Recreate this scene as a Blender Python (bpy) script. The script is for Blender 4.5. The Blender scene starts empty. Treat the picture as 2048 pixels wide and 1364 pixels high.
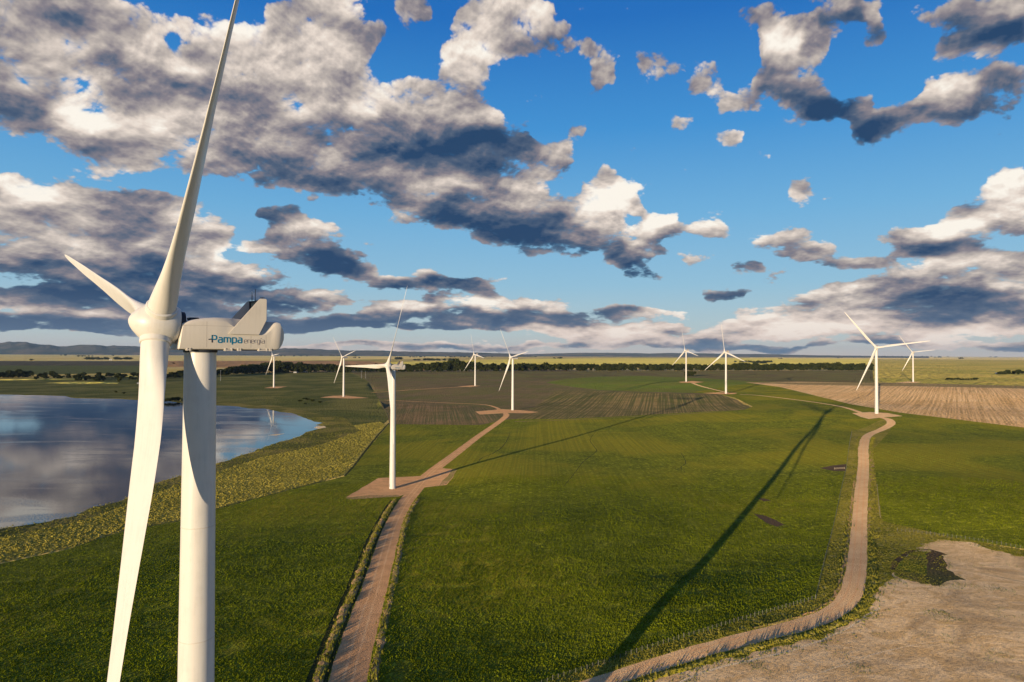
import bpy, bmesh, math, random
import numpy as np
from mathutils import Vector, Matrix, geometry, noise as mnoise

S = bpy.context.scene
COL = S.collection
R = math.radians

# ------------------------------------------------------------------ camera
FPX = 2048 * 24.0 / 36.0            # focal length in pixels of the 2048 px wide photograph
CAMZ = 85.0
PITCH = math.atan(27.0 / FPX)
ROLL = R(0.25)
cd = bpy.data.cameras.new('camera'); cam = bpy.data.objects.new('camera', cd); COL.objects.link(cam)
cd.sensor_width = 36; cd.lens = 24; cd.clip_start = 0.5; cd.clip_end = 200000
fwd = Vector((0, math.cos(PITCH), math.sin(PITCH)))
rgt0 = Vector((1, 0, 0)); up0 = rgt0.cross(fwd)
rgt = rgt0 * math.cos(ROLL) + up0 * math.sin(ROLL)
upv = up0 * math.cos(ROLL) - rgt0 * math.sin(ROLL)
M = Matrix((rgt, upv, -fwd)).transposed().to_4x4(); M.translation = (0, 0, CAMZ)
cam.matrix_world = M
S.camera = cam

def ray(px, py):
    return (rgt * ((px - 1024) / FPX) - upv * ((py - 682) / FPX) + fwd).normalized()

# ------------------------------------------------------------------ light
SUN_AZ, SUN_EL = R(28.5), R(4.6)    # the sun stands behind the camera on its left
sdir = Vector((-math.sin(SUN_AZ) * math.cos(SUN_EL), -math.cos(SUN_AZ) * math.cos(SUN_EL), math.sin(SUN_EL)))
sl = bpy.data.lights.new('sun', 'SUN'); sl.energy = 5.0; sl.angle = R(0.3); sl.color = (1.0, 0.79, 0.53)
so = bpy.data.objects.new('sun', sl); COL.objects.link(so)
so.rotation_euler = sdir.to_track_quat('Z', 'Y').to_euler()
S.view_settings.view_transform = 'Standard'; S.view_settings.look = 'None'
S.view_settings.gamma = 1; S.view_settings.exposure = 0.35
S.view_settings.use_curve_mapping = False
S.render.engine = 'CYCLES'
S.cycles.max_bounces = 5; S.cycles.diffuse_bounces = 2; S.cycles.glossy_bounces = 3
S.cycles.transparent_max_bounces = 6; S.cycles.volume_bounces = 0

# ------------------------------------------------------------------ node helper
class NT:
    def __init__(s, tree):
        s.t = tree; s.n = tree.nodes; s.l = tree.links
    def new(s, typ, **kw):
        nd = s.n.new(typ)
        for k, v in kw.items(): setattr(nd, k, v)
        return nd
    def put(s, sock, v):
        if isinstance(v, bpy.types.NodeSocket): s.l.new(v, sock)
        elif v is not None:
            if sock.type == 'RGBA' and len(v) == 3: v = (*v, 1)
            sock.default_value = v
    def math(s, op, a, b=None, c=None, clamp=False):
        nd = s.new('ShaderNodeMath', operation=op, use_clamp=clamp)
        s.put(nd.inputs[0], a)
        if b is not None: s.put(nd.inputs[1], b)
        if c is not None: s.put(nd.inputs[2], c)
        return nd.outputs[0]
    def vmath(s, op, a, b=None, c=None, scale=None):
        nd = s.new('ShaderNodeVectorMath', operation=op)
        s.put(nd.inputs[0], a)
        if b is not None: s.put(nd.inputs[1], b)
        if c is not None: s.put(nd.inputs[2], c)
        if scale is not None: s.put(nd.inputs['Scale'], scale)
        return nd.outputs['Value'] if op in ('DOT_PRODUCT', 'LENGTH') else nd.outputs['Vector']
    def noise(s, vec, scale, detail=4, rough=0.55, dist=0.0, dim='3D', typ=None):
        nd = s.new('ShaderNodeTexNoise', noise_dimensions=dim)
        if typ: nd.noise_type = typ
        s.put(nd.inputs['Vector'], vec); nd.inputs['Scale'].default_value = scale
        nd.inputs['Detail'].default_value = detail; nd.inputs['Roughness'].default_value = rough
        nd.inputs['Distortion'].default_value = dist
        return nd.outputs['Fac']
    def voro(s, vec, scale, feature='F1', detail=0, rough=.5, dim='3D', out='Distance'):
        nd = s.new('ShaderNodeTexVoronoi', feature=feature, voronoi_dimensions=dim)
        s.put(nd.inputs['Vector'], vec); nd.inputs['Scale'].default_value = scale
        if 'Detail' in nd.inputs: nd.inputs['Detail'].default_value = detail; nd.inputs['Roughness'].default_value = rough
        return nd.outputs[out]
    def mix(s, fac, a, b, blend='MIX'):
        nd = s.new('ShaderNodeMix', data_type='RGBA', blend_type=blend)
        s.put(nd.inputs[0], fac); s.put(nd.inputs[6], a); s.put(nd.inputs[7], b)
        return nd.outputs[2]
    def smooth(s, v, lo, hi, a=0.0, b=1.0):
        nd = s.new('ShaderNodeMapRange', interpolation_type='SMOOTHSTEP')
        s.put(nd.inputs[0], v)
        for i, x in enumerate((lo, hi, a, b)): s.put(nd.inputs[i + 1], x)
        return nd.outputs[0]
    def mapping(s, vec, loc=(0, 0, 0), rot=(0, 0, 0), sc=(1, 1, 1), typ='POINT'):
        nd = s.new('ShaderNodeMapping', vector_type=typ)
        s.put(nd.inputs['Vector'], vec); nd.inputs['Location'].default_value = loc
        nd.inputs['Rotation'].default_value = rot; nd.inputs['Scale'].default_value = sc
        return nd.outputs[0]
    def ramp(s, fac, stops, interp='LINEAR'):
        nd = s.new('ShaderNodeValToRGB'); cr = nd.color_ramp; cr.interpolation = interp
        while len(cr.elements) < len(stops): cr.elements.new(1)
        for e, (p, c) in zip(cr.elements, stops): e.position = p; e.color = (*c, 1)
        s.put(nd.inputs[0], fac)
        return nd.outputs[0]

def srgb(r, g, b):
    return tuple(((c / 255 + .055) / 1.055) ** 2.4 if c > 10 else c / 255 / 12.92 for c in (r, g, b))

# ------------------------------------------------------------------ sky: Nishita air plus broken evening clouds
#SKY#
SKY_S = 0.12; SKY_K = 0.8; SKY_F = 0.78 / SKY_S
W = bpy.data.worlds.new('World'); S.world = W; W.use_nodes = True
W.cycles.sampling_method = 'MANUAL'; W.cycles.sample_map_resolution = 512
nt = NT(W.node_tree); nt.n.clear()
tc = nt.new('ShaderNodeTexCoord').outputs['Generated']
D = nt.vmath('NORMALIZE', tc)
sep = nt.new('ShaderNodeSeparateXYZ'); nt.put(sep.inputs[0], D)
dx, dy, dz = sep.outputs
az = nt.math('ARCTAN2', dx, dy); el = nt.math('ARCSINE', dz)
sky = nt.new('ShaderNodeTexSky', sky_type='NISHITA', sun_disc=False, sun_elevation=SUN_EL)
sky.sun_rotation = math.pi + SUN_AZ; sky.altitude = 200; sky.air_density = 1.0; sky.dust_density = 0.3; sky.ozone_density = 2.0
hs = nt.new('ShaderNodeHueSaturation'); nt.put(hs.inputs['Color'], sky.outputs[0])
hs.inputs['Saturation'].default_value = 1.0; hs.inputs['Value'].default_value = 1.0
air = hs.outputs[0]
# cloud texture space: a cloud deck seen in perspective, foreshortened towards the horizon
def deck(sx, sy):       # azimuth against the logarithm of elevation: heaps overhead, flatter banks low down
    y = nt.math('MULTIPLY', nt.math('LOGARITHM', nt.math('MAXIMUM', nt.math('ADD', el, 0.25 + sy), 0.12), math.e), 1.5)
    c = nt.new('ShaderNodeCombineXYZ')
    nt.put(c.inputs[0], nt.math('MULTIPLY_ADD', az, 1.7, sx)); nt.put(c.inputs[1], y)
    return c.outputs[0]
def puff(v, det=9, vd=3, k=1.0):
    v = nt.mapping(v, (3.1, 1.7, 0), (0, 0, .64), (1, 1, 1))     # off the lattice axes
    f1 = nt.noise(v, 5.6 * k, min(det, 8), .64, .35, '2D')
    v1 = nt.voro(v, 12.0 * k, 'F1', vd, .6, '2D'); 
    return nt.math('ADD', nt.math('MULTIPLY', f1, 1.15), nt.math('MULTIPLY', v1, -0.42))
dk0 = deck(0, 0)
pA = puff(dk0); sA = puff(dk0, 2, 0, .62); sB = puff(deck(-.022, .020), 2, 0, .62); pB = puff(deck(-.005, .006)); big = nt.noise(dk0, 2.6, 3, .5, .3, '2D')
# direction space, bent a little by noise, in which the cloud banks are laid out
c = nt.new('ShaderNodeCombineXYZ'); nt.put(c.inputs[0], az); nt.put(c.inputs[1], el)
wn = nt.new('ShaderNodeTexNoise'); nt.put(wn.inputs['Vector'], c.outputs[0]); wn.inputs['Scale'].default_value = 9; wn.inputs['Detail'].default_value = 4
wv = nt.vmath('SUBTRACT', wn.outputs['Color'], (0.5, 0.5, 0.5))
wv = nt.vmath('MULTIPLY', wv, (0.10, 0.045, 0.0))
Q = nt.vmath('ADD', c.outputs[0], wv)
def azel(px, py):
    d = ray(px, py); return math.atan2(d.x, d.y), math.asin(d.z)
def raster(lst, X, Y):
    acc = np.zeros_like(X)
    for (x, y, rx, ry, rot, amp) in lst:
        u, v = X - x, Y - y; c_, s_ = math.cos(R(rot)), math.sin(R(rot))
        p, q = (u * c_ + v * s_) / rx, (-u * s_ + v * c_) / ry
        acc = np.maximum(acc, amp * (1 - p * p - q * q))
    return acc
CLOUD = [  # photograph x, y, half width, half height, turn (degrees, clockwise), weight
 (120, 60, 260, 150, 5, 1), (60, 170, 200, 110, 0, 1), (420, 130, 260, 130, 10, 1), (650, 60, 190, 110, 5, .95),
 (300, 250, 360, 110, 8, 1), (600, 290, 330, 110, 12, 1), (860, 360, 300, 110, 14, 1), (1000, 420, 260, 90, 16, 1),
 (700, 190, 200, 90, 20, .9), (900, 240, 170, 90, 18, 1), (1060, 300, 110, 55, 15, .9), (930, 120, 90, 80, 40, .8),
 (1040, 60, 130, 80, 10, .95), (1000, 10, 110, 50, 0, .9), (1160, 90, 60, 35, 30, .7), (820, 20, 60, 40, 30, .6),
 (1220, 400, 90, 60, -20, 1), (1220, 500, 130, 50, 25, 1), (1320, 460, 70, 50, -25, .9),
 (1180, 470, 160, 60, 15, 1), (130, 410, 260, 75, 0, 1), (60, 370, 120, 30, 5, .8), (330, 450, 200, 75, 8, .9), (180, 500, 330, 75, 0, 1),
 (600, 445, 150, 34, 14, .8), (650, 520, 150, 44, 14, .9), (430, 540, 200, 40, 5, .85), (540, 480, 110, 20, 10, .6),
 (30, 320, 60, 20, 0, .3), (250, 590, 420, 50, 0, 1), (150, 640, 420, 28, 0, .9), (600, 640, 380, 26, 2, .95), (560, 590, 220, 30, 5, .8),
 (860, 570, 200, 22, 6, .85), (850, 545, 70, 10, 8, .6), (960, 622, 320, 30, 2, 1), (1100, 655, 300, 18, 0, .85), (1250, 630, 160, 14, 0, .7), (1010, 602, 50, 8, 0, .7),
 (1590, 85, 100, 85, -10, 1), (1690, 30, 110, 60, 0, .85), (1560, 150, 90, 45, 10, .8), (1680, 215, 160, 50, 14, 1), (1820, 235, 110, 22, -4, .7), (1600, 200, 90, 40, 0, .8),
 (1450, 182, 130, 30, 2, .85), (1380, 145, 62, 30, -10, .8), (1440, 100, 26, 24, 0, .65), (1520, 40, 70, 26, 0, .7), (1180, 35, 50, 26, 0, .7), (1230, 85, 30, 18, 0, .6), (1310, 130, 40, 16, -20, .6), (1100, 200, 60, 22, 0, .55),
 (1215, 140, 40, 26, -15, .95), (1205, 168, 26, 16, 0, .8), (1770, 75, 36, 30, 0, .6), (1325, 270, 36, 16, 20, .8), (1445, 272, 56, 20, 5, .85), (1540, 368, 34, 11, 0, .9), (1450, 228, 46, 12, 0, .8), (1150, 265, 26, 12, 0, .8), (1450, 296, 56, 12, 5, .8), (1550, 320, 44, 9, 0, .65), (1440, 378, 40, 8, 0, .6), (1230, 330, 40, 12, 0, .5), (1600, 385, 26, 9, 0, .6), (1515, 228, 20, 9, 0, .6), (1365, 252, 22, 8, 0, .5), (1320, 104, 16, 8, 0, .7),
 (1950, 60, 130, 70, -5, .95), (2060, 30, 90, 80, 0, 1), (1880, 180, 45, 28, 0, .85), (2000, 180, 120, 40, -8, .8), (1930, 230, 90, 24, -4, .8), (2045, 268, 50, 22, 0, .9), (1915, 80, 40, 20, 0, .6),
 (2040, 370, 80, 50, 0, 1), (1960, 450, 150, 45, -12, 1), (1850, 480, 170, 30, -3, .95), (1990, 520, 190, 36, -2, 1), (1780, 540, 200, 20, 4, .75),
 (1850, 600, 330, 50, 0, .9), (2060, 580, 150, 60, 0, 1), (1600, 640, 260, 30, 0, .85), (1500, 660, 400, 24, 0, .85), (1450, 590, 80, 12, 0, .6), (1420, 470, 90, 16, 4, .7), (1540, 475, 120, 20, 3, .7), (1400, 525, 60, 12, 0, .65), (1520, 550, 90, 16, 5, .7), (1620, 510, 90, 12, 3, .5),
 (1330, 600, 60, 8, 0, .4), (1800, 665, 330, 26, 0, .8), (1000, 692, 1100, 14, 0, .8), (300, 690, 420, 8, 0, .5), (1850, 630, 360, 50, 0, 1), (1300, 670, 300, 20, 0, .9), (1900, 690, 300, 14, 0, .8),
]
GAP = [
 (385, 78, 34, 22, 0, 1), (240, 72, 50, 16, 30, .7), (520, 15, 34, 16, 0, .6), (790, 75, 50, 34, -20, .9), (740, 160, 50, 20, 20, .4),
 (30, 215, 40, 16, 20, .6), (20, 315, 60, 22, 10, .9), (330, 375, 220, 16, 6, .9), (600, 408, 200, 18, 6, 1), (480, 420, 60, 34, 0, .8),
 (560, 515, 50, 20, 20, .6), (900, 555, 150, 14, 0, .8), (860, 60, 40, 60, 0, .8), (1010, 185, 60, 30, 20, .4), (860, 500, 120, 16, 8, .5),
 (1400, 75, 60, 60, 0, .3), (260, 676, 420, 13, 0, 1.1), (800, 667, 300, 9, 0, .9), (1650, 560, 60, 12, 0, .5),
]
BRIGHT = [
 (150, 200, 90, 60, 0, 1), (70, 90, 150, 70, 0, .6), (330, 110, 120, 50, 0, .8), (560, 150, 140, 50, 10, .8), (700, 100, 110, 60, 10, .6), (450, 70, 120, 60, 0, .7), (260, 300, 240, 40, 12, .45), (330, 250, 160, 50, 10, .5), (440, 350, 200, 30, 10, .35),
 (960, 100, 90, 70, 30, .75), (1020, 40, 90, 50, 0, .8), (1230, 390, 85, 48, -20, 1.2), (1330, 445, 60, 40, -25, 1.2), (1190, 450, 70, 60, 0, .8), (1110, 325, 26, 16, 0, .9), (1060, 360, 60, 30, 0, .5), (1270, 470, 50, 50, 0, .7), (720, 215, 60, 24, 0, .7), (1050, 420, 50, 24, 0, .5),
 (445, 515, 36, 18, 0, 1.1), (100, 390, 150, 34, 0, .45), (330, 430, 130, 26, 0, .4), (70, 430, 80, 30, 0, .3), (180, 480, 120, 20, 0, .3),
 (1570, 95, 70, 55, 0, 1.2), (1500, 180, 110, 20, 0, .7), (1380, 145, 60, 24, 0, .7), (1215, 140, 45, 34, 0, .9), (1880, 180, 50, 30, 0, .9), (1860, 228, 45, 12, 0, .9),
 (2035, 370, 80, 60, 0, 1.2), (1930, 460, 130, 24, -12, 1.1), (1880, 520, 120, 14, 0, .7), (2040, 560, 60, 30, 0, .8), (1800, 540, 80, 14, 0, .4), (1750, 620, 260, 26, 0, .5), (1500, 650, 300, 26, 0, .6), (1150, 665, 360, 16, 0, .6),
 (1280, 600, 330, 26, 0, .35), (800, 672, 900, 16, 0, .9), (1750, 662, 420, 36, 0, .9), (1450, 230, 90, 70, 0, .6), (1540, 368, 60, 20, 0, .6), (950, 605, 80, 12, 0, .5), (840, 610, 60, 12, 0, .4), (1450, 475, 200, 22, 0, .6), (1480, 270, 160, 60, 0, .5), (520, 465, 60, 10, 0, .4), (640, 440, 30, 14, 0, .5), (2048, 660, 200, 20, 0, .7), (140, 672, 260, 8, 0, .6),
]
DARK = [
 (1000, 265, 150, 50, 5, 1.1), (880, 300, 200, 45, 12, .9), (1000, 440, 260, 46, 12, 1.0), (1230, 510, 120, 34, 24, .9), (800, 400, 240, 36, 12, .55), (560, 330, 240, 30, 12, .35), (740, 270, 110, 40, 10, .5),
 (1690, 215, 170, 55, 12, 1.1), (1830, 240, 110, 20, -4, .6), (1960, 60, 130, 60, 0, 1.0), (1700, 40, 60, 40, 0, .6), (1990, 190, 120, 50, 0, .8), (2040, 268, 60, 26, 0, .9), (1770, 75, 40, 40, 0, .6),
 (1900, 495, 210, 18, -2, .9), (2000, 530, 160, 20, -4, .6), (1880, 600, 180, 55, 0, 1.0), (1900, 640, 330, 24, 0, .3), (1450, 590, 100, 16, 0, .9),
 (250, 585, 480, 48, 0, 1.15), (600, 640, 400, 24, 2, 1.2), (660, 530, 140, 36, 12, 1.0), (430, 560, 240, 30, 5, 1.0), (130, 540, 240, 30, 0, .8), (240, 400, 90, 30, 0, .5), (860, 570, 200, 22, 5, 1.1), (980, 630, 260, 20, 2, 1.1), (560, 430, 120, 20, 10, .6), (60, 640, 300, 24, 0, 1.0), (1170, 625, 160, 12, 0, .7), (270, 240, 60, 20, 0, .3), (1100, 480, 200, 26, 12, .7), (850, 690, 900, 7, 0, .5), (1480, 690, 400, 12, 0, .45),
]
# the layout is stored as one curve over azimuth for each of a set of elevations
ROWS_Y = [704, 692, 680, 668, 654, 640, 625, 608, 590, 570, 548, 524, 498, 470, 440, 408, 374, 338, 300, 262, 222, 182, 142, 102, 62, 22, -20, -70]
NP_ = 60; A0, A1 = R(-39), R(39)
aa = np.linspace(A0, A1, NP_)
def sstep(v, lo, hi):
    t = np.clip((v - lo) / (hi - lo), 0, 1); return t * t * (3 - 2 * t)
def topx(a, e):       # direction -> photograph pixel
    d = np.stack([np.cos(e) * np.sin(a), np.cos(e) * np.cos(a), np.sin(e) + 0 * a], -1)
    k = d @ np.array(fwd)
    return 1024 + d @ np.array(rgt) / k * FPX, 682 - d @ np.array(upv) / k * FPX
rows_el = [azel(1024, y)[1] for y in ROWS_Y]
acc = (0.0, 0.0, 0.0)
sq = nt.new('ShaderNodeSeparateXYZ'); nt.put(sq.inputs[0], Q)
an = nt.math('MULTIPLY_ADD', sq.outputs[0], 1 / (A1 - A0), -A0 / (A1 - A0), clamp=True)
eq = sq.outputs[1]
an3 = nt.new('ShaderNodeCombineXYZ')
for i in range(3): nt.put(an3.inputs[i], an)
for i, e in enumerate(rows_el):
    X, Y = topx(aa, np.full_like(aa, e))
    bs = sstep(raster(CLOUD, X, Y), 0, .7) - .75 * raster(GAP, X, Y)
    up = lambda d: sstep(raster(CLOUD, X, Y - d), 0, .7) - .75 * raster(GAP, X, Y - d)
    hh_ = max(8, min(46, (715 - ROWS_Y[i]) * .16))
    tn = raster(BRIGHT, X, Y) - raster(DARK, X, Y) + .55 * np.clip(np.clip(bs, 0, 1) - np.clip(up(hh_), 0, 1), -.2, 1) - .55 * np.clip(np.clip(bs, 0, 1) - np.clip(up(-hh_), 0, 1), 0, 1)
    lo = rows_el[i - 1] if i else None; hi = rows_el[i + 1] if i + 1 < len(rows_el) else None
    w = None
    if lo is not None: w = nt.smooth(eq, lo, e)
    if hi is not None:
        w2 = nt.smooth(eq, e, hi, 1.0, 0.0)
        w = w2 if w is None else nt.math('MULTIPLY', w, w2)
    cv = nt.new('ShaderNodeRGBCurve')
    for ch, vals in ((0, (bs + 1) / 2), (1, (tn + 1.5) / 3)):
        cu = cv.mapping.curves[ch]
        for k in range(NP_):
            x_, y_ = k / (NP_ - 1), float(np.clip(vals[k], 0, 1))
            if k == 0: cu.points[0].location = (0, y_)
            elif k == NP_ - 1: cu.points[-1].location = (1, y_)
            else: cu.points.new(x_, y_)
    cv.mapping.update(); nt.put(cv.inputs['Color'], an3.outputs[0])
    acc = nt.vmath('MULTIPLY_ADD', cv.outputs[0], w, acc)   # w spreads to all three channels
lay = nt.new('ShaderNodeSeparateXYZ'); nt.put(lay.inputs[0], acc)
base = nt.math('MULTIPLY_ADD', lay.outputs[0], 2.0, -1.0)
tone = nt.math('MULTIPLY_ADD', lay.outputs[1], 3.0, -1.5)
# behind, beside and above the view: unseen scattered cloud, toned dark to cut the fill light
off = nt.math('MAXIMUM', nt.smooth(nt.math('ABSOLUTE', az), 0.64, 0.72), nt.smooth(el, 0.48, 0.56))
inv_off = nt.math('SUBTRACT', 1.0, off)
base = nt.math('ADD', nt.math('MULTIPLY', base, inv_off), nt.math('MULTIPLY', off, 0.45))
tone = nt.math('ADD', nt.math('MULTIPLY', tone, inv_off), nt.math('MULTIPLY', off, -0.55))
nz = nt.math('SUBTRACT', pA, 0.41)
dA = nt.math('ADD', nt.math('MULTIPLY', base, 1.12), nt.math('MULTIPLY', nz, 1.5))
alpha = nt.math('MULTIPLY', nt.smooth(dA, 0.12, 0.38), nt.smooth(dA, 0.1, 0.6, .66, 1.0))
rim = nt.math('ADD', nt.math('MULTIPLY', nt.math('SUBTRACT', sA, sB), .72), nt.math('MULTIPLY', nt.math('SUBTRACT', pA, pB), 0.62))
thick = nt.smooth(dA, 0.3, 1.2)
lit = nt.math('ADD', nt.math('MULTIPLY_ADD', big, .50, .30), rim)
lit = nt.math('ADD', lit, nt.math('MULTIPLY', tone, 0.43))
lit = nt.math('SUBTRACT', lit, nt.math('MULTIPLY', thick, 0.10))
lit = nt.math('MAXIMUM', nt.math('MINIMUM', lit, 1.0), 0.0)
cc = nt.ramp(lit, [(0.0, srgb(40, 70, 106)), (.22, srgb(82, 98, 122)), (.42, srgb(136, 130, 138)), (.62, srgb(184, 174, 168)), (.82, srgb(232, 218, 206)), (1.0, srgb(255, 248, 236))])
hz = nt.smooth(el, 0.0, 0.09, 1.0, 0.0)
cc = nt.mix(nt.math('MULTIPLY', hz, nt.smooth(lit, .30, .75, .06, .62)), cc, srgb(240, 214, 200))
cc = nt.mix(nt.math('MULTIPLY', hz, nt.smooth(lit, .10, .50, .40, 0.0)), cc, srgb(92, 126, 158))
grad = nt.ramp(nt.math('MULTIPLY', el, 1.0), [(0.0, srgb(214, 205, 200)), (.03, srgb(186, 206, 214)), (.10, srgb(148, 196, 226)), (.20, srgb(112, 180, 228)), (.32, srgb(62, 150, 220)), (.46, srgb(22, 112, 198)), (1.0, srgb(8, 60, 140))])
# the Nishita air keeps its own falloff towards and away from the sun; the ramp sets the polarised deep blue of the photograph
air_s = nt.mix(0.85, nt.vmath('SCALE', air, scale=SKY_K), nt.vmath('SCALE', grad, scale=SKY_F))
out = nt.mix(alpha, air_s, nt.vmath('SCALE', cc, scale=SKY_F))
bg = nt.new('ShaderNodeBackground'); nt.put(bg.inputs[0], out); bg.inputs[1].default_value = SKY_S
wo = nt.new('ShaderNodeOutputWorld'); nt.l.new(bg.outputs[0], wo.inputs[0])


#BODY#
rng = np.random.default_rng(7); random.seed(7)
# ------------------------------------------------------------------ terrain: gentle swells fitted to the foot of each turbine
LAKE_Z = -14.0
def dist_pt(px, py, z):
    d = ray(px, py); t = (z - CAMZ) / d.z
    return d.x * t, d.y * t
TOWERS = [  # foot x, foot y, foot z, yaw, blade azimuth, cone, tilt
 ('T1', -35.04, 76.8, 0.75, 50.9, 42.7), ('T2', None, (784.8, 977.7), -10.9, 53.4, 148.3), ('T3', None, (1025.2, 820), -7.0, 60.0, 81.4),
 ('T4', None, (1452, 787), 5.0, 57.1, 109.8), ('T5', None, (1372.3, 763), 11.0, 62.0, 105.1), ('T6', None, (950.2, 771.5), -2.5, 54.1, 100.0),
 ('T7', None, (687, 793.2), -10.0, 46.0, 76.6), ('T8', None, (547.5, 774.5), -8.0, 52.0, 86.0), ('T9', None, (1826.3, 763.9), 9.3, 50.0, 84.0), ('R1', None, (1753.3, 826.8), 9.0, 29.5, 82.2)]
TP = {}
for t in TOWERS:
    if t[1] is not None: TP[t[0]] = (t[1], t[2], t[3])
    else:
        x, y = dist_pt(*t[2], t[3]); TP[t[0]] = (x, y, t[3])
ctl = [v for v in TP.values()]
for px, py, z in [(0, 1057, -13), (150, 1030, -13.2), (310, 965, -13.2), (430, 928, -13.2), (540, 890, -13.2), (650, 853, -13.4), (600, 832, -13.3), (500, 815, -13.3), (370, 806, -13.3), (230, 797, -13.3), (0, 789, -13.3), (-300, 787, -13.3), (-300, 1120, -13), (200, 870, -15), (400, 850, -15), (-100, 900, -15),
                  (1900, 1200, 3), (1600, 1250, 1), (1300, 1100, -3), (900, 1250, -5), (300, 1250, -6), (1100, 950, -6), (1950, 900, 9), (2200, 1000, 10), (700, 1000, -10.5), (600, 900, -11), (2000, 780, 12), (1200, 760, 2), (300, 750, -6), (0, 745, -6), (-300, 750, -6)]:
    ctl.append((*dist_pt(px, py, z), z))
ctl.append((0, 3000, 4)); ctl.append((1500, 3200, 8)); ctl.append((-1500, 3200, -4)); ctl.append((60, 40, 2)); ctl.append((0, -300, 3)); ctl.append((-600, 0, -4)); ctl.append((700, 100, 9))
for k in range(24):
    a = k * math.pi / 12
    ctl.append((6500 * math.sin(a), 6500 * math.cos(a), 0))
CT = np.array(ctl)
def H(x, y):
    x = np.asarray(x, float); y = np.asarray(y, float); sh = x.shape
    x = x.ravel(); y = y.ravel()
    out = np.empty_like(x)
    for s in range(0, len(x), 20000):
        X = x[s:s + 20000, None]; Y = y[s:s + 20000, None]
        r = np.hypot(X, Y)
        d2 = (X - CT[:, 0]) ** 2 + (Y - CT[:, 1]) ** 2 + (20 + .02 * r) ** 2
        w = d2 ** -1.6
        out[s:s + 20000] = (w * CT[:, 2]).sum(1) / w.sum(1)
    r = np.hypot(x, y)
    und = (np.sin(x / 61 + 1.3 * np.sin(y / 97)) * np.sin(y / 83 + 1.1 * np.sin(x / 71))) * .35 + np.sin(x / 23 + y / 41) * np.sin(y / 29 - x / 57) * .10
    fade = np.clip(1 - (r - 900) / 1200, 0, 1)
    far = np.clip((r - 6500) / 3000, 0, 1)
    return ((out + und * fade) * (1 - far)).reshape(sh)
def h1(x, y): return float(H(np.array([x]), np.array([y]))[0])
def unproj(P, z=None):
    P = np.asarray(P, float)
    d = np.array([ray(*p) for p in P])
    d[:, 2] = np.minimum(d[:, 2], -1e-4)
    zz = np.full(len(P), -3.0 if z is None else z)
    for i in range(1 if z is not None else 25):
        t = (zz - CAMZ) / d[:, 2]; x, y = d[:, 0] * t, d[:, 1] * t
        if z is None: zz = .5 * zz + .5 * H(x, y)
    t = (zz - CAMZ) / d[:, 2]
    return np.stack([d[:, 0] * t, d[:, 1] * t], 1)
def at(px, py):
    x, y = unproj([(px, py)])[0]; return Vector((x, y, h1(x, y)))

# ------------------------------------------------------------------ regions of the ground, outlined and set down on the terrain
def dens(pts, step, closed=True):
    pts = np.asarray(pts, float); out = []
    n = len(pts)
    for i in range(n if closed else n - 1):
        a, b = pts[i], pts[(i + 1) % n]
        k = max(1, int(np.hypot(*(b - a)) / step))
        for j in range(k): out.append(a + (b - a) * j / k)
    if not closed: out.append(pts[-1])
    return np.array(out)
def smooth_line(pts, n=8):
    pts = np.asarray(pts, float); out = []
    if n <= 1: return pts
    P = np.vstack([2 * pts[0] - pts[1], pts, 2 * pts[-1] - pts[-2]])
    for i in range(1, len(P) - 2):
        for j in range(n):
            t = j / n; a, b, c, d = P[i - 1:i + 3]
            out.append(.5 * ((2 * b) + (-a + c) * t + (2 * a - 5 * b + 4 * c - d) * t * t + (-a + 3 * b - 3 * c + d) * t ** 3))
    out.append(pts[-1]); return np.array(out)
def wob(P, amp, sc, seed=0):
    out = []
    for x, y in P:
        v = mnoise.noise_vector(Vector((x / sc, y / sc, seed * 7.3))); v2 = mnoise.noise_vector(Vector((x / sc * 3.1, y / sc * 3.1, seed * 3.3)))
        out.append((x + amp * (v.x + .5 * v2.x), y + amp * (v.y + .5 * v2.y)))
    return np.array(out)
REG = []     # (name, label, material key, polygon in metres)
def region(name, mat, px, wamp=0.0, wsc=10, step=20, z=None, smooth=False, world=False, wstep=None):
    P = np.asarray(px, float)
    if smooth: P = smooth_line(np.vstack([P, P[:1]]), 6)[:-1]
    if not world:
        P = unproj(dens(P, step), z)
    if wstep: P = dens(P, wstep)
    if wamp: P = wob(P, wamp, wsc, len(REG))
    REG.append((name, mat, P)); return P
def strip(name, mat, line, widths, wamp=.25, wsc=6, world=False, n=8):
    """a road: centre line with widths in metres"""
    L = np.asarray(line, float)
    L = smooth_line(L, n)
    if not world: L = unproj(L)
    L = np.array(L); W = np.interp(np.linspace(0, 1, len(L)), np.linspace(0, 1, len(widths)), widths)
    # resample
    seg = np.r_[0, np.cumsum(np.hypot(*np.diff(L, axis=0).T))]
    m = max(8, int(min(seg[-1] / 4.0, 260))); s = np.linspace(0, seg[-1], m)
    L2 = np.stack([np.interp(s, seg, L[:, 0]), np.interp(s, seg, L[:, 1])], 1); W = np.interp(s, seg, W)
    T = np.gradient(L2, axis=0); T /= np.hypot(*T.T)[:, None]; N = np.stack([-T[:, 1], T[:, 0]], 1)
    Lf = L2 + N * W[:, None] / 2; Rt = L2 - N * W[:, None] / 2
    P = np.vstack([Lf, Rt[::-1]])
    if wamp: P = wob(P, wamp, wsc, len(REG))
    REG.append((name, mat, P)); return L2, N, W

E_ = 2600
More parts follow.
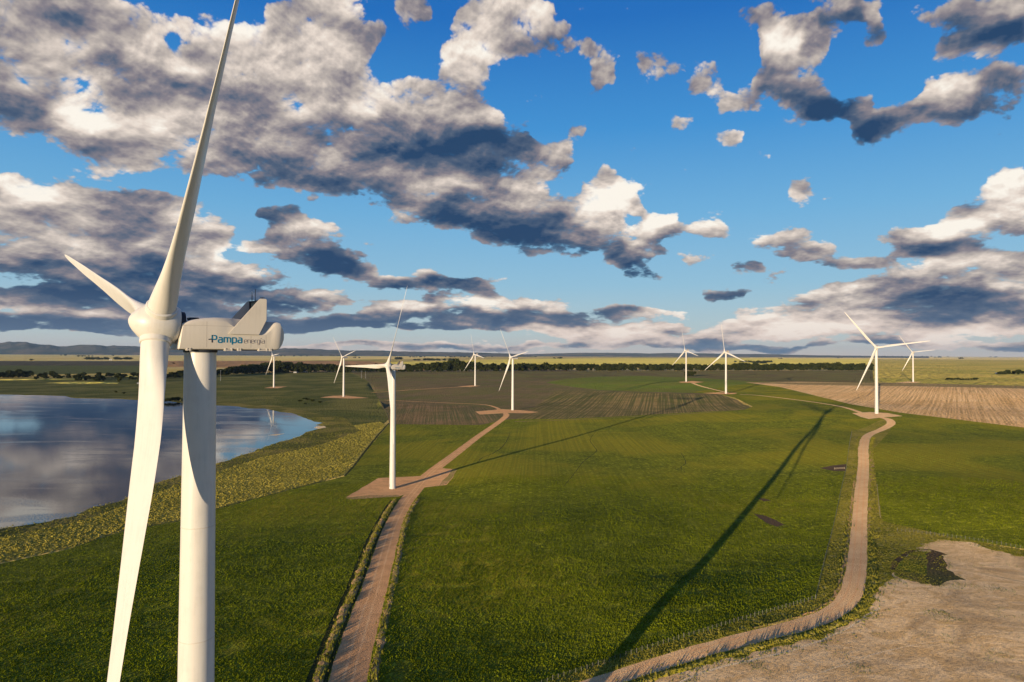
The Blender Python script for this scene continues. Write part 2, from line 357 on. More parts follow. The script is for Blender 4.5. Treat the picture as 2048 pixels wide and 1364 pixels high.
# distant fields
region('straw_field', 'straw', [(-700, 706.5), (300, 706.5), (560, 708.5), (900, 712), (900, 716), (560, 722), (300, 722), (-700, 722)])
region('fallow_field', 'fallow', [(-700, 722), (300, 722), (300, 731), (-700, 731)])
region('ploughed_field', 'reddish', [(300, 722), (560, 721.5), (740, 722.5), (780, 727), (560, 737), (300, 733)])
region('far_meadow', 'meadow', [(-700, 731), (300, 731), (320, 745), (100, 749), (-700, 749)])
region('barley_field', 'barley', [(780, 724), (1100, 717), (1450, 716), (1740, 716), (1740, 733), (1300, 734), (900, 734), (780, 731)])
region('pale_field', 'straw', [(1500, 711.8), (2800, 713.5), (2800, 721), (1900, 719), (1500, 716)])
region('pasture', 'meadow2', [(1740, 719), (2100, 721), (2800, 724), (2800, 775), (2048, 771), (1800, 766), (1740, 762)])
# middle distance
region('meadow', 'pasture', [(-900, 752), (0, 757), (330, 752), (560, 744), (700, 744), (735, 762), (760, 800), (778, 838), (700, 900), (640, 980), (300, 1060), (-900, 1300)], 1.5, 60)
region('straw_patch', 'barley', [(-60, 759.5), (60, 757.5), (180, 757), (175, 759), (60, 760), (-60, 762)], 3, 80)
region('straw_patch', 'barley', [(180, 750.5), (250, 750), (330, 752.5), (300, 754.5), (220, 752.5)], 3, 80)
region('straw_patch', 'barley', [(90, 766), (160, 763.5), (240, 765), (235, 767), (150, 767.5)], 3, 80)
region('olive_field', 'olive', [(700, 744), (800, 743), (1100, 742), (1745, 741), (1748, 768), (1500, 766), (1380, 768), (1090, 770), (1000, 757), (735, 762)])
region('tilled_field', 'tilled', [(735, 762), (800, 757), (1000, 755), (1118, 757), (1150, 770), (1200, 780), (1290, 783), (1380, 785), (1440, 789), (1475, 800), (1505, 815), (1490, 821), (1250, 834), (1130, 840), (1020, 843), (960, 852), (782, 856), (775, 835), (755, 795)], 1.0, 40)
region('stubble_strip', 'stubble_rows', [(790, 808), (930, 811), (985, 818), (1005, 832), (975, 846), (900, 852), (785, 856), (770, 820)], .8, 30)
region('tilled_field', 'tilled_rows', [(1110, 783), (1190, 782), (1300, 786), (1400, 789), (1440, 789), (1500, 812), (1480, 820), (1250, 832), (1120, 838), (1030, 840), (1062, 820), (1090, 800)], 2.0, 60)
region('crop_circle', 'green_far', [(1092, 765), (1130, 758.5), (1200, 753.5), (1290, 752), (1350, 754), (1420, 757), (1500, 762), (1560, 764), (1600, 764), (1560, 780), (1480, 789), (1380, 785.5), (1290, 783.5), (1200, 780), (1140, 773)], 1.5, 60)
GREEN = [(1380, 785), (1500, 766), (1560, 773), (1700, 807), (1800, 824), (2048, 853), (E_, 935), (E_, 1250), (2300, 1160), (2048, 1098), (1900, 1075), (1765, 1042), (1700, 1700), (-1200, 1900), (-1200, 1330), (0, 1128), (130, 1100), (250, 1062), (363, 1042), (435, 1018), (600, 975), (690, 952), (778, 848), (960, 850), (1020, 838), (1130, 838), (1250, 832), (1490, 819), (1505, 813), (1470, 795), (1440, 789)]
region('crop_field', 'crop', GREEN, .8, 20, step=12)
region('harvested_field', 'tan_rows', [(1490, 764.5), (1600, 763.5), (1800, 766.5), (2048, 773), (2800, 790), (2800, 980), (2048, 855), (1800, 825), (1700, 808), (1560, 774)], 1.0, 40)
region('rough_margin', 'margin', [(1490, 764.5), (1800, 765.5), (2048, 772), (2800, 789), (2800, 800), (2048, 777), (1860, 773), (1600, 769.5)], 2.0, 50)
# dry tussock marsh round the lake
region('marsh_grass', 'drygrass', [(-1200, 1300), (0, 1125), (130, 1098), (250, 1060), (363, 1040), (435, 1016), (600, 973), (690, 950), (735, 900), (772, 850), (760, 843), (700, 852), (660, 872), (600, 880), (500, 912), (430, 935), (310, 975), (150, 1038), (0, 1066), (-1200, 1250)], 2.0, 25, step=12)
region('shore_grass', 'shoregrass', [(-1200, 1262), (0, 1076), (150, 1044), (250, 1012), (340, 975), (430, 945), (520, 915), (640, 890), (720, 862), (690, 835), (640, 828), (560, 812), (370, 798), (-900, 780), (-1200, 800)], 2.0, 25, step=12)
lake_poly = region('lake', 'lake', [(-1200, 1240), (-400, 1125), (0, 1057), (80, 1046), (150, 1032), (175, 1018), (240, 1003), (275, 985), (310, 966), (370, 950), (400, 938), (430, 929), (470, 915), (500, 906), (520, 898), (540, 890), (575, 880), (600, 873), (612, 864), (650, 854), (632, 850), (645, 845), (630, 843), (600, 832), (585, 826), (560, 824), (530, 817), (500, 817), (470, 812), (435, 811), (400, 808), (370, 807), (330, 801), (270, 800), (230, 797), (170, 797), (140, 795), (130, 792), (60, 790), (0, 789), (-400, 786), (-1200, 790)], 3.0, 22, step=7, z=LAKE_Z)
region('mud_spit', 'rut_sand', [(628, 855), (636, 851), (650, 852.5), (653, 855), (640, 857)], .6, 6, step=4)
region('mud_spit', 'rut_sand', [(536, 869), (548, 867.5), (570, 866), (552, 869.5)], .6, 6, step=4)
# verges beside the right-hand track
region('verge', 'verge', [(1704, 862), (1693, 935), (1672, 1030), (1652, 1110), (1632, 1196), (1560, 1218), (1400, 1266), (1250, 1312), (1120, 1356), (900, 1440), (700, 1700), (1500, 1700), (1700, 1500), (2300, 1500), (2500, 1290), (2048, 1100), (1900, 1073), (1766, 1042), (1754, 972), (1745, 900), (1775, 868), (1790, 845), (1765, 838), (1730, 855)], .5, 12, step=12)
SAND = [(700, 1640), (1150, 1430), (1290, 1372), (1400, 1338), (1500, 1312), (1570, 1292), (1640, 1276), (1700, 1248), (1728, 1232), (1748, 1205), (1750, 1178), (1775, 1165), (1790, 1135), (1815, 1112), (1845, 1090), (1880, 1080), (1940, 1084), (1985, 1100), (2048, 1112), (2500, 1230), (2900, 1800), (700, 1800)]
region('sand_clearing', 'sand', SAND, 3.2, 9, step=4)
region('grass_hollow', 'hollow', [(1784, 1140), (1800, 1118), (1832, 1101), (1862, 1104), (1886, 1116), (1888, 1140), (1884, 1160), (1850, 1169), (1815, 1160), (1795, 1156)], 2.2, 5, step=4)
region('bare_or_shade_patch', 'soil', [(1506, 1027), (1530, 1031), (1552, 1040), (1568, 1050), (1552, 1053), (1530, 1044)], .5, 5, step=5)
region('bare_or_shade_patch', 'soil', [(1515, 996), (1530, 997), (1542, 1001), (1528, 1003)], .3, 4, step=4)
region('bare_or_shade_patch', 'soil', [(1638, 936), (1665, 931), (1692, 928), (1690, 942), (1668, 942)], .4, 5, step=5)
strip('bare_or_shade_patch', 'shadesoil', [(1782, 1146), (1790, 1128), (1808, 1110), (1834, 1099), (1864, 1100), (1890, 1110)], [1.2, 2.2, 2.0, 1.6, 2.4], .5, 4)  # dark rim round the hollow, drawn in the same colour as its right half
# cattle tracks worn into the crop
for L, w in (([(1020, 866), (1013, 882), (1003, 895), (985, 907), (965, 915), (955, 925)], 1.6), ([(1192, 862), (1180, 880), (1190, 895), (1192, 903), (1165, 925), (1150, 945), (1128, 972)], 1.3),
             ([(1362, 905), (1372, 925), (1362, 935), (1370, 945)], 1.2), ([(1235, 1010), (1300, 1030), (1330, 1050)], .9), ([(1290, 1148), (1330, 1160), (1350, 1162)], 1.0), ([(1470, 1150), (1490, 1158), (1506, 1168)], 1.0)):
    strip('cattle_track', 'tracksoil', L, [w * .35, w * .7, w * .3], .7, 4, n=4)
# gravel roads and pads
road_L = strip('gravel_road', 'gravel', [(672, 1500), (695, 1364), (722, 1262), (748, 1180), (768, 1110), (785, 1055), (806, 1012), (832, 978), (862, 945), (905, 912), (955, 874), (995, 846), (1012, 832), (1010, 825)], [10.5, 10.5, 10.5, 10, 10, 9.5, 10, 11, 10, 9, 9, 9, 9], .35, 7)
road_R = strip('gravel_road', 'gravel_pale', [(900, 1475), (1060, 1412), (1210, 1362), (1300, 1333), (1400, 1302), (1500, 1275), (1600, 1250), (1655, 1230), (1690, 1205), (1707, 1170), (1715, 1110), (1719, 1040), (1723, 980), (1727, 930), (1727, 895), (1735, 872), (1765, 858), (1782, 847), (1775, 838), (1750, 833)], [7.5, 7.5, 7.5, 7.6, 7.6, 7.4, 7.4, 7.2, 7.2, 7.4, 8, 9, 9, 9], .35, 7)
strip('gravel_road', 'gravel', [(1008, 826), (992, 815), (965, 809), (900, 806), (830, 803), (768, 800)], [7, 6, 5, 5, 5], .3, 12)
strip('gravel_road', 'gravel', [(948, 772.5), (910, 774.5), (850, 778), (790, 782), (742, 785.5)], [10, 6, 6, 6], .3, 12)
strip('gravel_road', 'gravel_pale', [(1480, 788.5), (1520, 791), (1580, 798), (1640, 806), (1690, 815), (1730, 828)], [6, 6, 6, 7], .3, 12)
strip('gravel_road', 'gravel_pale', [(1385, 766), (1398, 771), (1420, 777), (1445, 783), (1462, 787)], [9, 7, 7, 9], .3, 12)
strip('farm_track', 'tracksoil', [(778, 846), (755, 872), (730, 903), (708, 932), (690, 952)], [2.4, 2.2, 2.0], .4, 8)
strip('farm_track', 'tanline', [(1030, 843), (1130, 840), (1250, 834), (1400, 826), (1485, 819)], [5, 4, 5, 4], .8, 12)
region('gravel_pad', 'gravel', [(690, 995), (725, 975), (757, 956), (845, 952), (882, 936), (912, 939), (906, 955), (893, 970), (848, 975), (825, 984), (800, 992), (740, 993)], .6, 6, step=8)
region('gravel_pad', 'gravel', [(950, 823), (985, 820), (1000, 818), (1040, 820), (1078, 824), (1060, 826.5), (1020, 826), (960, 829)], 1.0, 14, step=8)
region('gravel_pad', 'gravel_pale', [(1704, 826), (1740, 824), (1775, 826), (1805, 832), (1780, 834), (1762, 835), (1738, 838), (1722, 834)], .8, 10, step=8)
region('gravel_pad', 'gravel', [(1405, 786), (1440, 784.5), (1475, 786), (1470, 788), (1440, 788.5)], 1.0, 14, step=8)
region('gravel_pad', 'gravel', [(1357, 763.5), (1385, 762), (1408, 764), (1390, 766), (1360, 765)], 1.0, 14, step=8)
region('gravel_pad', 'gravel', [(915, 773), (945, 770.5), (962, 771.5), (940, 774)], 1.0, 14, step=8)
region('gravel_pad', 'gravel', [(640, 795), (665, 791.5), (690, 791), (738, 796), (700, 797)], 1.0, 14, step=8)
region('gravel_pad', 'gravel', [(528, 776), (545, 773), (575, 773), (555, 776.5)], 1.0, 14, step=8)
region('gravel_pad', 'gravel_pale', [(1790, 765.5), (1815, 763), (1845, 764), (1830, 766)], 1.0, 14, step=8)

_L, _N, _W = road_L; _k = (_L[:, 1] < 450)
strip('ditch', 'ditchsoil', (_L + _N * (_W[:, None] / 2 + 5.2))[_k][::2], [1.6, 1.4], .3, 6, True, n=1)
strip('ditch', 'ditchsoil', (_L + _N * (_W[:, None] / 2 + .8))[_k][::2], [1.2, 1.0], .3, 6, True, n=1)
for rd, n_ in ((road_L, 'wheel_track'), (road_R, 'wheel_track')):
    L, N, W = rd
    for s_ in (-1, 1):
        for o_ in (1.35,):
            strip('wheel_track', 'rut', (L + N * s_ * o_)[::2], [.75, .75], .18, 5, True, n=1)
strip('wheel_track', 'rut_sand', [(1330, 1372), (1460, 1330), (1580, 1302), (1680, 1264), (1760, 1215)], [.8, .8], .5, 8, n=4)
strip('wheel_track', 'rut_sand', [(1500, 1390), (1640, 1345), (1780, 1300), (1960, 1270), (2100, 1262)], [.4, .2], .7, 8, n=4)
region('pad_rim', 'bankearth', [(878, 972), (893, 968), (905, 955), (914, 939), (905, 937), (896, 952), (884, 962)], .4, 4, step=5)
region('pad_rim', 'bankearth', [(690, 996), (700, 999), (760, 995), (800, 993), (798, 990), (740, 990)], .5, 4, step=5)
region('bare_or_shade_patch', 'shadesoil', [(1850, 1108), (1868, 1101), (1888, 1114), (1896, 1140), (1918, 1152), (1936, 1160), (1898, 1160), (1880, 1172), (1858, 1170), (1852, 1150), (1858, 1130)], 1.2, 4, step=4)  # dark soil of the hollow, its right-side shadow painted into the colour
# ------------------------------------------------------------------ one triangulated sheet, split into its regions
pts = []; polys = []; edges_ = []
for name, mat, P in REG:
    i0 = len(pts); pts += [Vector(p) for p in P.tolist()]; edges_ += [(i0 + k, i0 + (k + 1) % len(P)) for k in range(len(P))]
# filler points, ring by ring from under the camera to the horizon
rs = [30.0]
while rs[-1] < 60000: rs.append(rs[-1] * 1.055 if rs[-1] < 4000 else rs[-1] * 1.25)
for i, r in enumerate(rs):
    inview = 6 <= r <= 4000
    for k in range(220):
        a = -0.85 + 1.7 * (k + .5 * (i % 2)) / 220
        if inview: pts.append(Vector((r * math.sin(a), r * math.cos(a))))
    for k in range(24):
        a = 2 * math.pi * (k + .5 * (i % 2)) / 24
        if inview and (a < .9 or a > 2 * math.pi - .9): continue
        pts.append(Vector((r * math.sin(a), r * math.cos(a))))
pts.append(Vector((0, 0)))
i0 = len(pts)
for s in ((-70000, -70000), (70000, -70000), (70000, 70000), (-70000, 70000)): pts.append(Vector(s))
vo, eo, fo, ov, oe, of = geometry.delaunay_2d_cdt(pts, edges_, [], 0, 1e-3, False)
V = np.array([(v.x, v.y) for v in vo]); NG = len(REG)
def inside(P, X, Y):
    r = np.zeros(len(X), bool); Q = np.roll(P, -1, 0)
    for s_ in range(0, len(X), 4000):
        x = X[s_:s_ + 4000, None]; y = Y[s_:s_ + 4000, None]
        c = (P[:, 1] > y) != (Q[:, 1] > y)
        xi = (Q[:, 0] - P[:, 0]) * (y - P[:, 1]) / np.where(Q[:, 1] == P[:, 1], 1e-12, Q[:, 1] - P[:, 1]) + P[:, 0]
        r[s_:s_ + 4000] = (c & (x < xi)).sum(1) % 2 == 1
    return r
cen = np.array([V[list(f)].mean(0) for f in fo]); reg_of = np.full(len(fo), -1)
for i, (name, mat, P) in enumerate(REG):
    lo, hi = P.min(0), P.max(0)
    k = np.where((cen >= lo).all(1) & (cen <= hi).all(1))[0]
    reg_of[k[inside(P, cen[k, 0], cen[k, 1])]] = i
Z = H(V[:, 0], V[:, 1])
lake_id = [i for i, r_ in enumerate(REG) if r_[1] == 'lake'][0]
F = [list(f) for f in fo]
for i, f in enumerate(F):
    if reg_of[i] == lake_id: Z[f] = LAKE_Z
Z = np.where(Z < LAKE_Z + .15, np.where(Z == LAKE_Z, LAKE_Z, LAKE_Z + .15), Z)
# sunken hollow in the sand clearing
hx, hy = unproj([(1840, 1135)])[0]
print('cdt', len(V), len(F))

# ------------------------------------------------------------------ materials of the ground
MATS = {}
def mk(name):
    m = bpy.data.materials.new(name); m.use_nodes = True; nt = NT(m.node_tree); nt.n.clear()
    o = nt.new('ShaderNodeOutputMaterial'); return m, nt, o
def finish(nt, o, col, rough=1.0, normal=None, spec=.15, diff_rough=1.0):
    b = nt.new('ShaderNodeBsdfPrincipled')
    nt.put(b.inputs['Base Color'], col); nt.put(b.inputs['Roughness'], rough)
    b.inputs['Specular IOR Level'].default_value = spec
    if 'Diffuse Roughness' in b.inputs: b.inputs['Diffuse Roughness'].default_value = diff_rough
    if normal is not None: nt.put(b.inputs['Normal'], normal)
    nt.l.new(b.outputs[0], o.inputs[0]); return b
def tilt(nt, pos, sc, k, det=5):
    """normals of standing blades, clods and stones, which lean every way: a low sun strikes them far more squarely than level soil"""
    nd = nt.new('ShaderNodeTexNoise', noise_dimensions='2D'); nt.put(nd.inputs['Vector'], pos)
    nd.inputs['Scale'].default_value = sc; nd.inputs['Detail'].default_value = det; nd.inputs['Roughness'].default_value = .75
    v = nt.vmath('MULTIPLY', nt.vmath('SUBTRACT', nd.outputs['Color'], (.5, .5, .5)), (k, k, 0))
    return nt.vmath('NORMALIZE', nt.vmath('ADD', v, nt.new('ShaderNodeNewGeometry').outputs['Normal']))
def ground(name, c1, c2, c3=None, fine=1.2, mid=.07, big=.008, bump=.5, bdist=.5, rows=None, rowcol=None, rowamt=.5, contrast=.5, fleck=None, fleck_sc=.8, streak=None, k=9, tsc=None):
    """c1..c2 mixed over clumps, c3 in large patches; rows = (direction angle, spacing m)"""
    m, nt, o = mk(name)
    pos = nt.new('ShaderNodeNewGeometry').outputs['Position']
    n1 = nt.noise(pos, fine, 5, .65, 0, '2D'); n2 = nt.noise(pos, mid, 4, .6, .3, '2D'); n3 = nt.noise(pos, big, 3, .5, .4, '2D')
    f = nt.math('ADD', nt.math('MULTIPLY', nt.math('SUBTRACT', n1, .5), contrast * 2.2), nt.math('MULTIPLY', nt.math('SUBTRACT', n2, .5), 1.6))
    f = nt.math('ADD', f, .5, clamp=True)
    col = nt.mix(f, c1, c2)
    if c3 is not None: col = nt.mix(nt.smooth(n3, .42, .62), col, nt.mix(.75, col, c3))
    hgt = nt.math('ADD', n1, nt.math('MULTIPLY', n2, 1.5))
    if fleck is not None:
        fl = nt.noise(pos, fleck_sc, 3, .6, .5, '2D')
        col = nt.mix(nt.smooth(fl, .54, .66), col, fleck)
    if rows is not None:
        ang, sp = rows
        q = nt.mapping(pos, (0, 0, 0), (0, 0, ang), (1, 1, 1))
        q = nt.mapping(q, (0, 0, 0), (0, 0, 0), (1 / sp, .0018, 1))
        rn = nt.noise(q, 1.0, 2, .6, 0, '2D')
        col = nt.mix(nt.math('MULTIPLY', nt.math('MULTIPLY', nt.smooth(rn, .44, .58), nt.smooth(n2, .30, .62, .35, 1.0)), rowamt), col, rowcol)
        hgt = nt.math('ADD', hgt, nt.math('MULTIPLY', rn, 1.2))
    finish(nt, o, col, 1.0, tilt(nt, pos, tsc or fine * 1.6, k)); MATS[name] = m; return m
G = dict
ground('crop', (.085, .108, .004), (.275, .285, .010), (.36, .30, .012), tsc=1.7, fleck=(.36, .36, .02), fleck_sc=.28, rows=(math.atan(.04), 2.4), rowcol=(.12, .14, .006), rowamt=.4, fine=.55, mid=.05, bump=1.0, bdist=1.3, contrast=.9)
ground('green_far', (.13, .18, .018), (.22, .27, .025), (.21, .21, .03), fine=.25, mid=.03, bump=.8, bdist=1.5)
ground('pasture', (.08, .095, .016), (.16, .165, .028), (.24, .21, .05), fine=.2, mid=.02, bump=.8, bdist=1.5)
ground('meadow', (.11, .12, .03), (.17, .19, .04), None, fine=.05, mid=.01, bump=.6, bdist=2)
ground('meadow2', (.60, .47, .08), (.80, .60, .14), (.46, .41, .07), fine=.03, mid=.006, big=.002, bump=.6, bdist=2)
ground('olive', (.15, .15, .04), (.24, .20, .06), (.17, .12, .05), fine=.1, mid=.01, bump=.7, bdist=1.5)
ground('tilled', (.16, .125, .05), (.25, .185, .075), (.17, .17, .04), fine=.3, mid=.02, bump=.8, bdist=1.2, rows=(math.atan(.2), 9), rowcol=(.26, .17, .08), rowamt=.45)
ground('tilled_rows', (.12, .115, .03), (.18, .15, .045), (.13, .14, .03), fine=.3, mid=.02, rows=(math.atan(300 / FPX), 2.6), rowcol=(.40, .27, .10), rowamt=.8)
ground('stubble_rows', (.15, .12, .04), (.25, .17, .07), (.12, .13, .04), fine=.3, mid=.02, bump=.8, bdist=1.2, rows=(math.atan(-154 / FPX), 2.6), rowcol=(.38, .23, .11), rowamt=.6)
ground('tan_rows', (.80, .50, .22), (.93, .64, .32), (.78, .48, .20), k=7, fine=.2, mid=.02, bump=.7, bdist=1.2, rows=(math.atan(890 / FPX), 3.2), rowcol=(.46, .28, .10), rowamt=.75)
ground('margin', (.28, .22, .07), (.46, .32, .14), None, fine=.1, mid=.02, bump=.6)
ground('straw', (.93, .68, .21), (.95, .78, .30), (.84, .62, .17), k=7, fine=.01, mid=.003, big=.0008, bump=.5, bdist=2)
ground('barley', (.88, .71, .12), (.95, .80, .19), (.78, .64, .11), k=7, fine=.01, mid=.003, big=.001, bump=.5, bdist=2)
ground('fallow', (.10, .085, .05), (.15, .12, .06), None, fine=.01, mid=.003, bump=.5, bdist=2)
ground('reddish', (.46, .24, .09), (.60, .33, .14), (.34, .20, .08), k=7, fine=.01, mid=.003, bump=.5, bdist=2)
ground('drygrass', (.19, .175, .02), (.54, .43, .06), (.24, .23, .03), fine=.45, mid=.06, big=.02, bump=1.0, bdist=1.3, contrast=1.1, fleck=(.66, .50, .12), fleck_sc=.5)
ground('shoregrass', (.09, .10, .016), (.19, .18, .03), (.32, .25, .06), fine=.4, mid=.05, big=.02, bump=1.0, bdist=1.0)
ground('verge', (.13, .13, .012), (.36, .31, .025), (.42, .33, .04), fine=.6, mid=.08, big=.03, bump=1.0, bdist=1.0, contrast=1.0, fleck=(.42, .34, .09), fleck_sc=.35)
ground('hollow', (.09, .13, .010), (.30, .33, .02), (.20, .13, .05), fine=.6, mid=.12, big=.05, bump=1.0, bdist=.8)
ground('soil', (.10, .065, .038), (.16, .10, .055), fine=1, bump=.8)
ground('tracksoil', (.045, .060, .008), (.09, .085, .02), fine=1, bump=.8)
ground('tanline', (.30, .21, .08), (.42, .28, .12), (.16, .15, .04), fine=.3, mid=.05, big=.03, bump=.6)
def gravel(name, a, b, c):
    m, nt, o = mk(name)
    pos = nt.new('ShaderNodeNewGeometry').outputs['Position']
    n1 = nt.noise(pos, 3.0, 4, .65, 0, '2D'); n2 = nt.noise(pos, .12, 4, .6, .5, '2D')
    col = nt.mix(nt.smooth(n2, .35, .65), a, b)
    col = nt.mix(nt.math('MULTIPLY', nt.smooth(n1, .45, .7), .4), col, c)
    finish(nt, o, col, 1.0, tilt(nt, pos, 3.5, 7)); MATS[name] = m
gravel('gravel', (.86, .47, .20), (.72, .38, .155), (.93, .60, .30))
gravel('gravel_pale', (.92, .60, .29), (.84, .51, .23), (.93, .70, .40))
gravel('rut', (.92, .56, .26), (.86, .48, .21), (.93, .66, .34)); gravel('rut_sand', (.90, .70, .42), (.84, .62, .34), (.92, .78, .52))
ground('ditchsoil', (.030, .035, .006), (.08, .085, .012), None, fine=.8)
ground('shadesoil', (.09, .06, .03), (.16, .10, .04), (.08, .09, .02), fine=.8, k=6)  # soil colour with the shadow of the hollow put in
ground('bankearth', (.44, .25, .10), (.60, .37, .17), (.30, .24, .06), fine=1.6, mid=.12, big=.05, fleck=(.16, .17, .03), fleck_sc=.5, k=5)
def sand():
    m, nt, o = mk('sand')
    pos = nt.new('ShaderNodeNewGeometry').outputs['Position']
    q = nt.mapping(pos, (0, 0, 0), (0, 0, R(-22)), (.75, 1.35, 1))
    n1 = nt.noise(pos, 1.2, 5, .7, .2, '2D'); n2 = nt.noise(q, .12, 5, .65, .8, '2D'); n3 = nt.noise(pos, .035, 4, .6, .6, '2D'); n4 = nt.noise(q, .5, 4, .7, 1.2, '2D')
    col = nt.mix(nt.smooth(n2, .35, .65), (.66, .42, .18), (.86, .60, .31))
    col = nt.mix(nt.math('MULTIPLY', nt.smooth(n3, .50, .66), .5), col, (.32, .22, .12))
    col = nt.mix(nt.math('MULTIPLY', nt.smooth(n4, .62, .72), .55), col, (.13, .11, .04))
    col = nt.mix(nt.math('MULTIPLY', nt.smooth(n1, .60, .72), .5), col, (.88, .68, .42))
    q2 = nt.mapping(pos, (0, 0, 0), (0, 0, R(-30)), (.9, 1.3, 1))
    nrm = nt.vmath('NORMALIZE', nt.vmath('ADD', tilt(nt, pos, 5.0, 5, 3), tilt(nt, q2, .9, 1.6, 5)))
    finish(nt, o, col, 1.0, nrm); MATS['sand'] = m
sand()
def plain():   # the far pampa: a patchwork of big fields
    m, nt, o = mk('plain')
    pos = nt.new('ShaderNodeNewGeometry').outputs['Position']
    q = nt.mapping(pos, (300, 900, 0), (0, 0, R(12)), (1, .72, 1))
    nd = nt.new('ShaderNodeTexVoronoi', feature='F1', distance='CHEBYCHEV', voronoi_dimensions='2D'); nt.put(nd.inputs['Vector'], q)
    nd.inputs['Scale'].default_value = .0009; nd.inputs['Randomness'].default_value = .8
    sc = nt.new('ShaderNodeSeparateColor'); nt.put(sc.inputs[0], nd.outputs['Color'])
    col = nt.ramp(sc.outputs[0], [(0, (.84, .60, .15)), (.22, (.44, .37, .08)), (.36, (.93, .68, .25)), (.52, (.50, .40, .09)), (.64, (.60, .34, .13)), (.74, (.90, .66, .20)), (.88, (.60, .49, .10))], 'CONSTANT')
    n = nt.noise(pos, .004, 5, .6, .4, '2D'); n1 = nt.noise(pos, .05, 4, .6, 0, '2D')
    col = nt.mix(nt.math('MULTIPLY', nt.smooth(n, .4, .65), .4), col, (.14, .13, .05))
    finish(nt, o, col, 1.0, tilt(nt, pos, .3, 8)); MATS['plain'] = m
plain()
def lake_mat():
    m, nt, o = mk('lake')
    pos = nt.new('ShaderNodeNewGeometry').outputs['Position']
    n2 = nt.noise(nt.mapping(pos, (0, 0, 0), (0, 0, R(25)), (1, 3, 1)), .006, 4, .55, .8, '2D')
    calm = nt.smooth(n2, .50, .66)
    nd = nt.new('ShaderNodeTexNoise', noise_dimensions='2D'); nt.put(nd.inputs['Vector'], pos)
    nd.inputs['Scale'].default_value = 1.1; nd.inputs['Detail'].default_value = 3
    v = nt.vmath('SCALE', nt.vmath('MULTIPLY', nt.vmath('SUBTRACT', nd.outputs['Color'], (.5, .5, .5)), (1, 1, 0)), scale=nt.math('MULTIPLY_ADD', calm, .09, .016))
    nrm = nt.vmath('NORMALIZE', nt.vmath('ADD', v, (0, 0, 1)))
    b = finish(nt, o, (.012, .020, .026), .03, nrm, .40, 0)
    b.inputs['IOR'].default_value = 1.33; MATS['lake'] = m
lake_mat()

# ------------------------------------------------------------------ object helpers
def mesh_obj(name, verts, faces, mat=None, parent=None, smooth=False, **props):
    me = bpy.data.meshes.new(name); me.from_pydata([tuple(v) for v in verts], [], faces); me.update()
    if smooth: me.polygons.foreach_set('use_smooth', [True] * len(me.polygons))
    if mat is not None: me.materials.append(mat)
    o = bpy.data.objects.new(name, me); COL.objects.link(o)
    if parent is not None: o.parent = parent
    for k, v in props.items(): o[k] = v
    return o
def fast_mesh(name, verts, faces, mat):      # verts (n,3), faces (m,k) arrays
    me = bpy.data.meshes.new(name); k = faces.shape[1]
    me.vertices.add(len(verts)); me.vertices.foreach_set('co', np.asarray(verts, np.float32).ravel())
    me.loops.add(faces.size); me.loops.foreach_set('vertex_index', faces.astype(np.int32).ravel())
    me.polygons.add(len(faces)); me.polygons.foreach_set('loop_start', np.arange(0, faces.size, k, dtype=np.int32))
    me.update(calc_edges=True); me.materials.append(mat)
    return me
def tag(o, label=None, category=None, group=None, kind=None):
    for k, v in (('label', label), ('category', category), ('group', group), ('kind', kind)):
        if v: o[k] = v
    return o

# ground objects
FA = np.array([len(f) for f in F])
for rid in [-1] + list(range(NG)):
    ids = np.where(reg_of == rid)[0]
    if not len(ids): continue
    used = sorted({v for i in ids for v in F[i]}); mp = {v: j for j, v in enumerate(used)}
    vs = [(V[v][0], V[v][1], Z[v]) for v in used]; fs = [[mp[v] for v in F[i]] for i in ids]
    name, mat = ('ground', 'plain') if rid < 0 else (REG[rid][0], REG[rid][1])
    o = mesh_obj(name, vs, fs, MATS[mat], None, mat != 'lake' and 'gravel' not in mat, kind='structure')

# ------------------------------------------------------------------ hills on the horizon
def hill_mat():
    m, nt, o = mk('hill')
    pos = nt.new('ShaderNodeNewGeometry').outputs['Position']
    n = nt.noise(pos, .0012, 6, .65); n2 = nt.noise(pos, .0004, 4, .6)
    col = nt.mix(nt.smooth(n, .4, .62), (.022, .034, .034), (.09, .075, .06))
    bp = nt.new('ShaderNodeBump'); bp.inputs['Strength'].default_value = 1; bp.inputs['Distance'].default_value = 120
    nt.put(bp.inputs['Height'], nt.math('ADD', n, n2))
    finish(nt, o, col, 1.0, bp.outputs[0]); return m
HM = hill_mat()
def hills(prof, dist, depth, seed, rough=.12):
    """prof: (px, height in photo px above the horizon)"""
    px = np.arange(prof[0][0], prof[-1][0], 3.0); hh = np.interp(px, [p[0] for p in prof], [p[1] for p in prof])
    a = np.arctan((px - 1024) / FPX); D = dist / np.cos(a); n = len(px); rows = 13
    vs = []; fs = []
    for j in range(rows):
        t = j / (rows - 1); rr = (t - .5) * 2 * depth
        for i in range(n):
            r_ = D[i] + rr
            env = max(0, 1 - abs(t - .5) * 2) ** .8
            nz = mnoise.fractal(Vector((px[i] / 22 + seed, t * 3, seed)), 1, 2, 5) * rough + (mnoise.fractal(Vector((px[i] / 9, t * 5, seed + 3)), 1, 2, 4) * rough * .5 if 0 < env < .95 else 0)
            z = (hh[i] * (1 + nz) / FPX * D[i] * math.cos(a[i]) + CAMZ) * env - (1 if env == 0 else 0)
            vs.append((r_ * math.sin(a[i]), r_ * math.cos(a[i]), z))
    for j in range(rows - 1):
        for i in range(n - 1):
            k = j * n + i; fs.append((k, k + 1, k + n + 1, k + n))
    return mesh_obj('hills', vs, fs, HM, None, True, kind='structure')
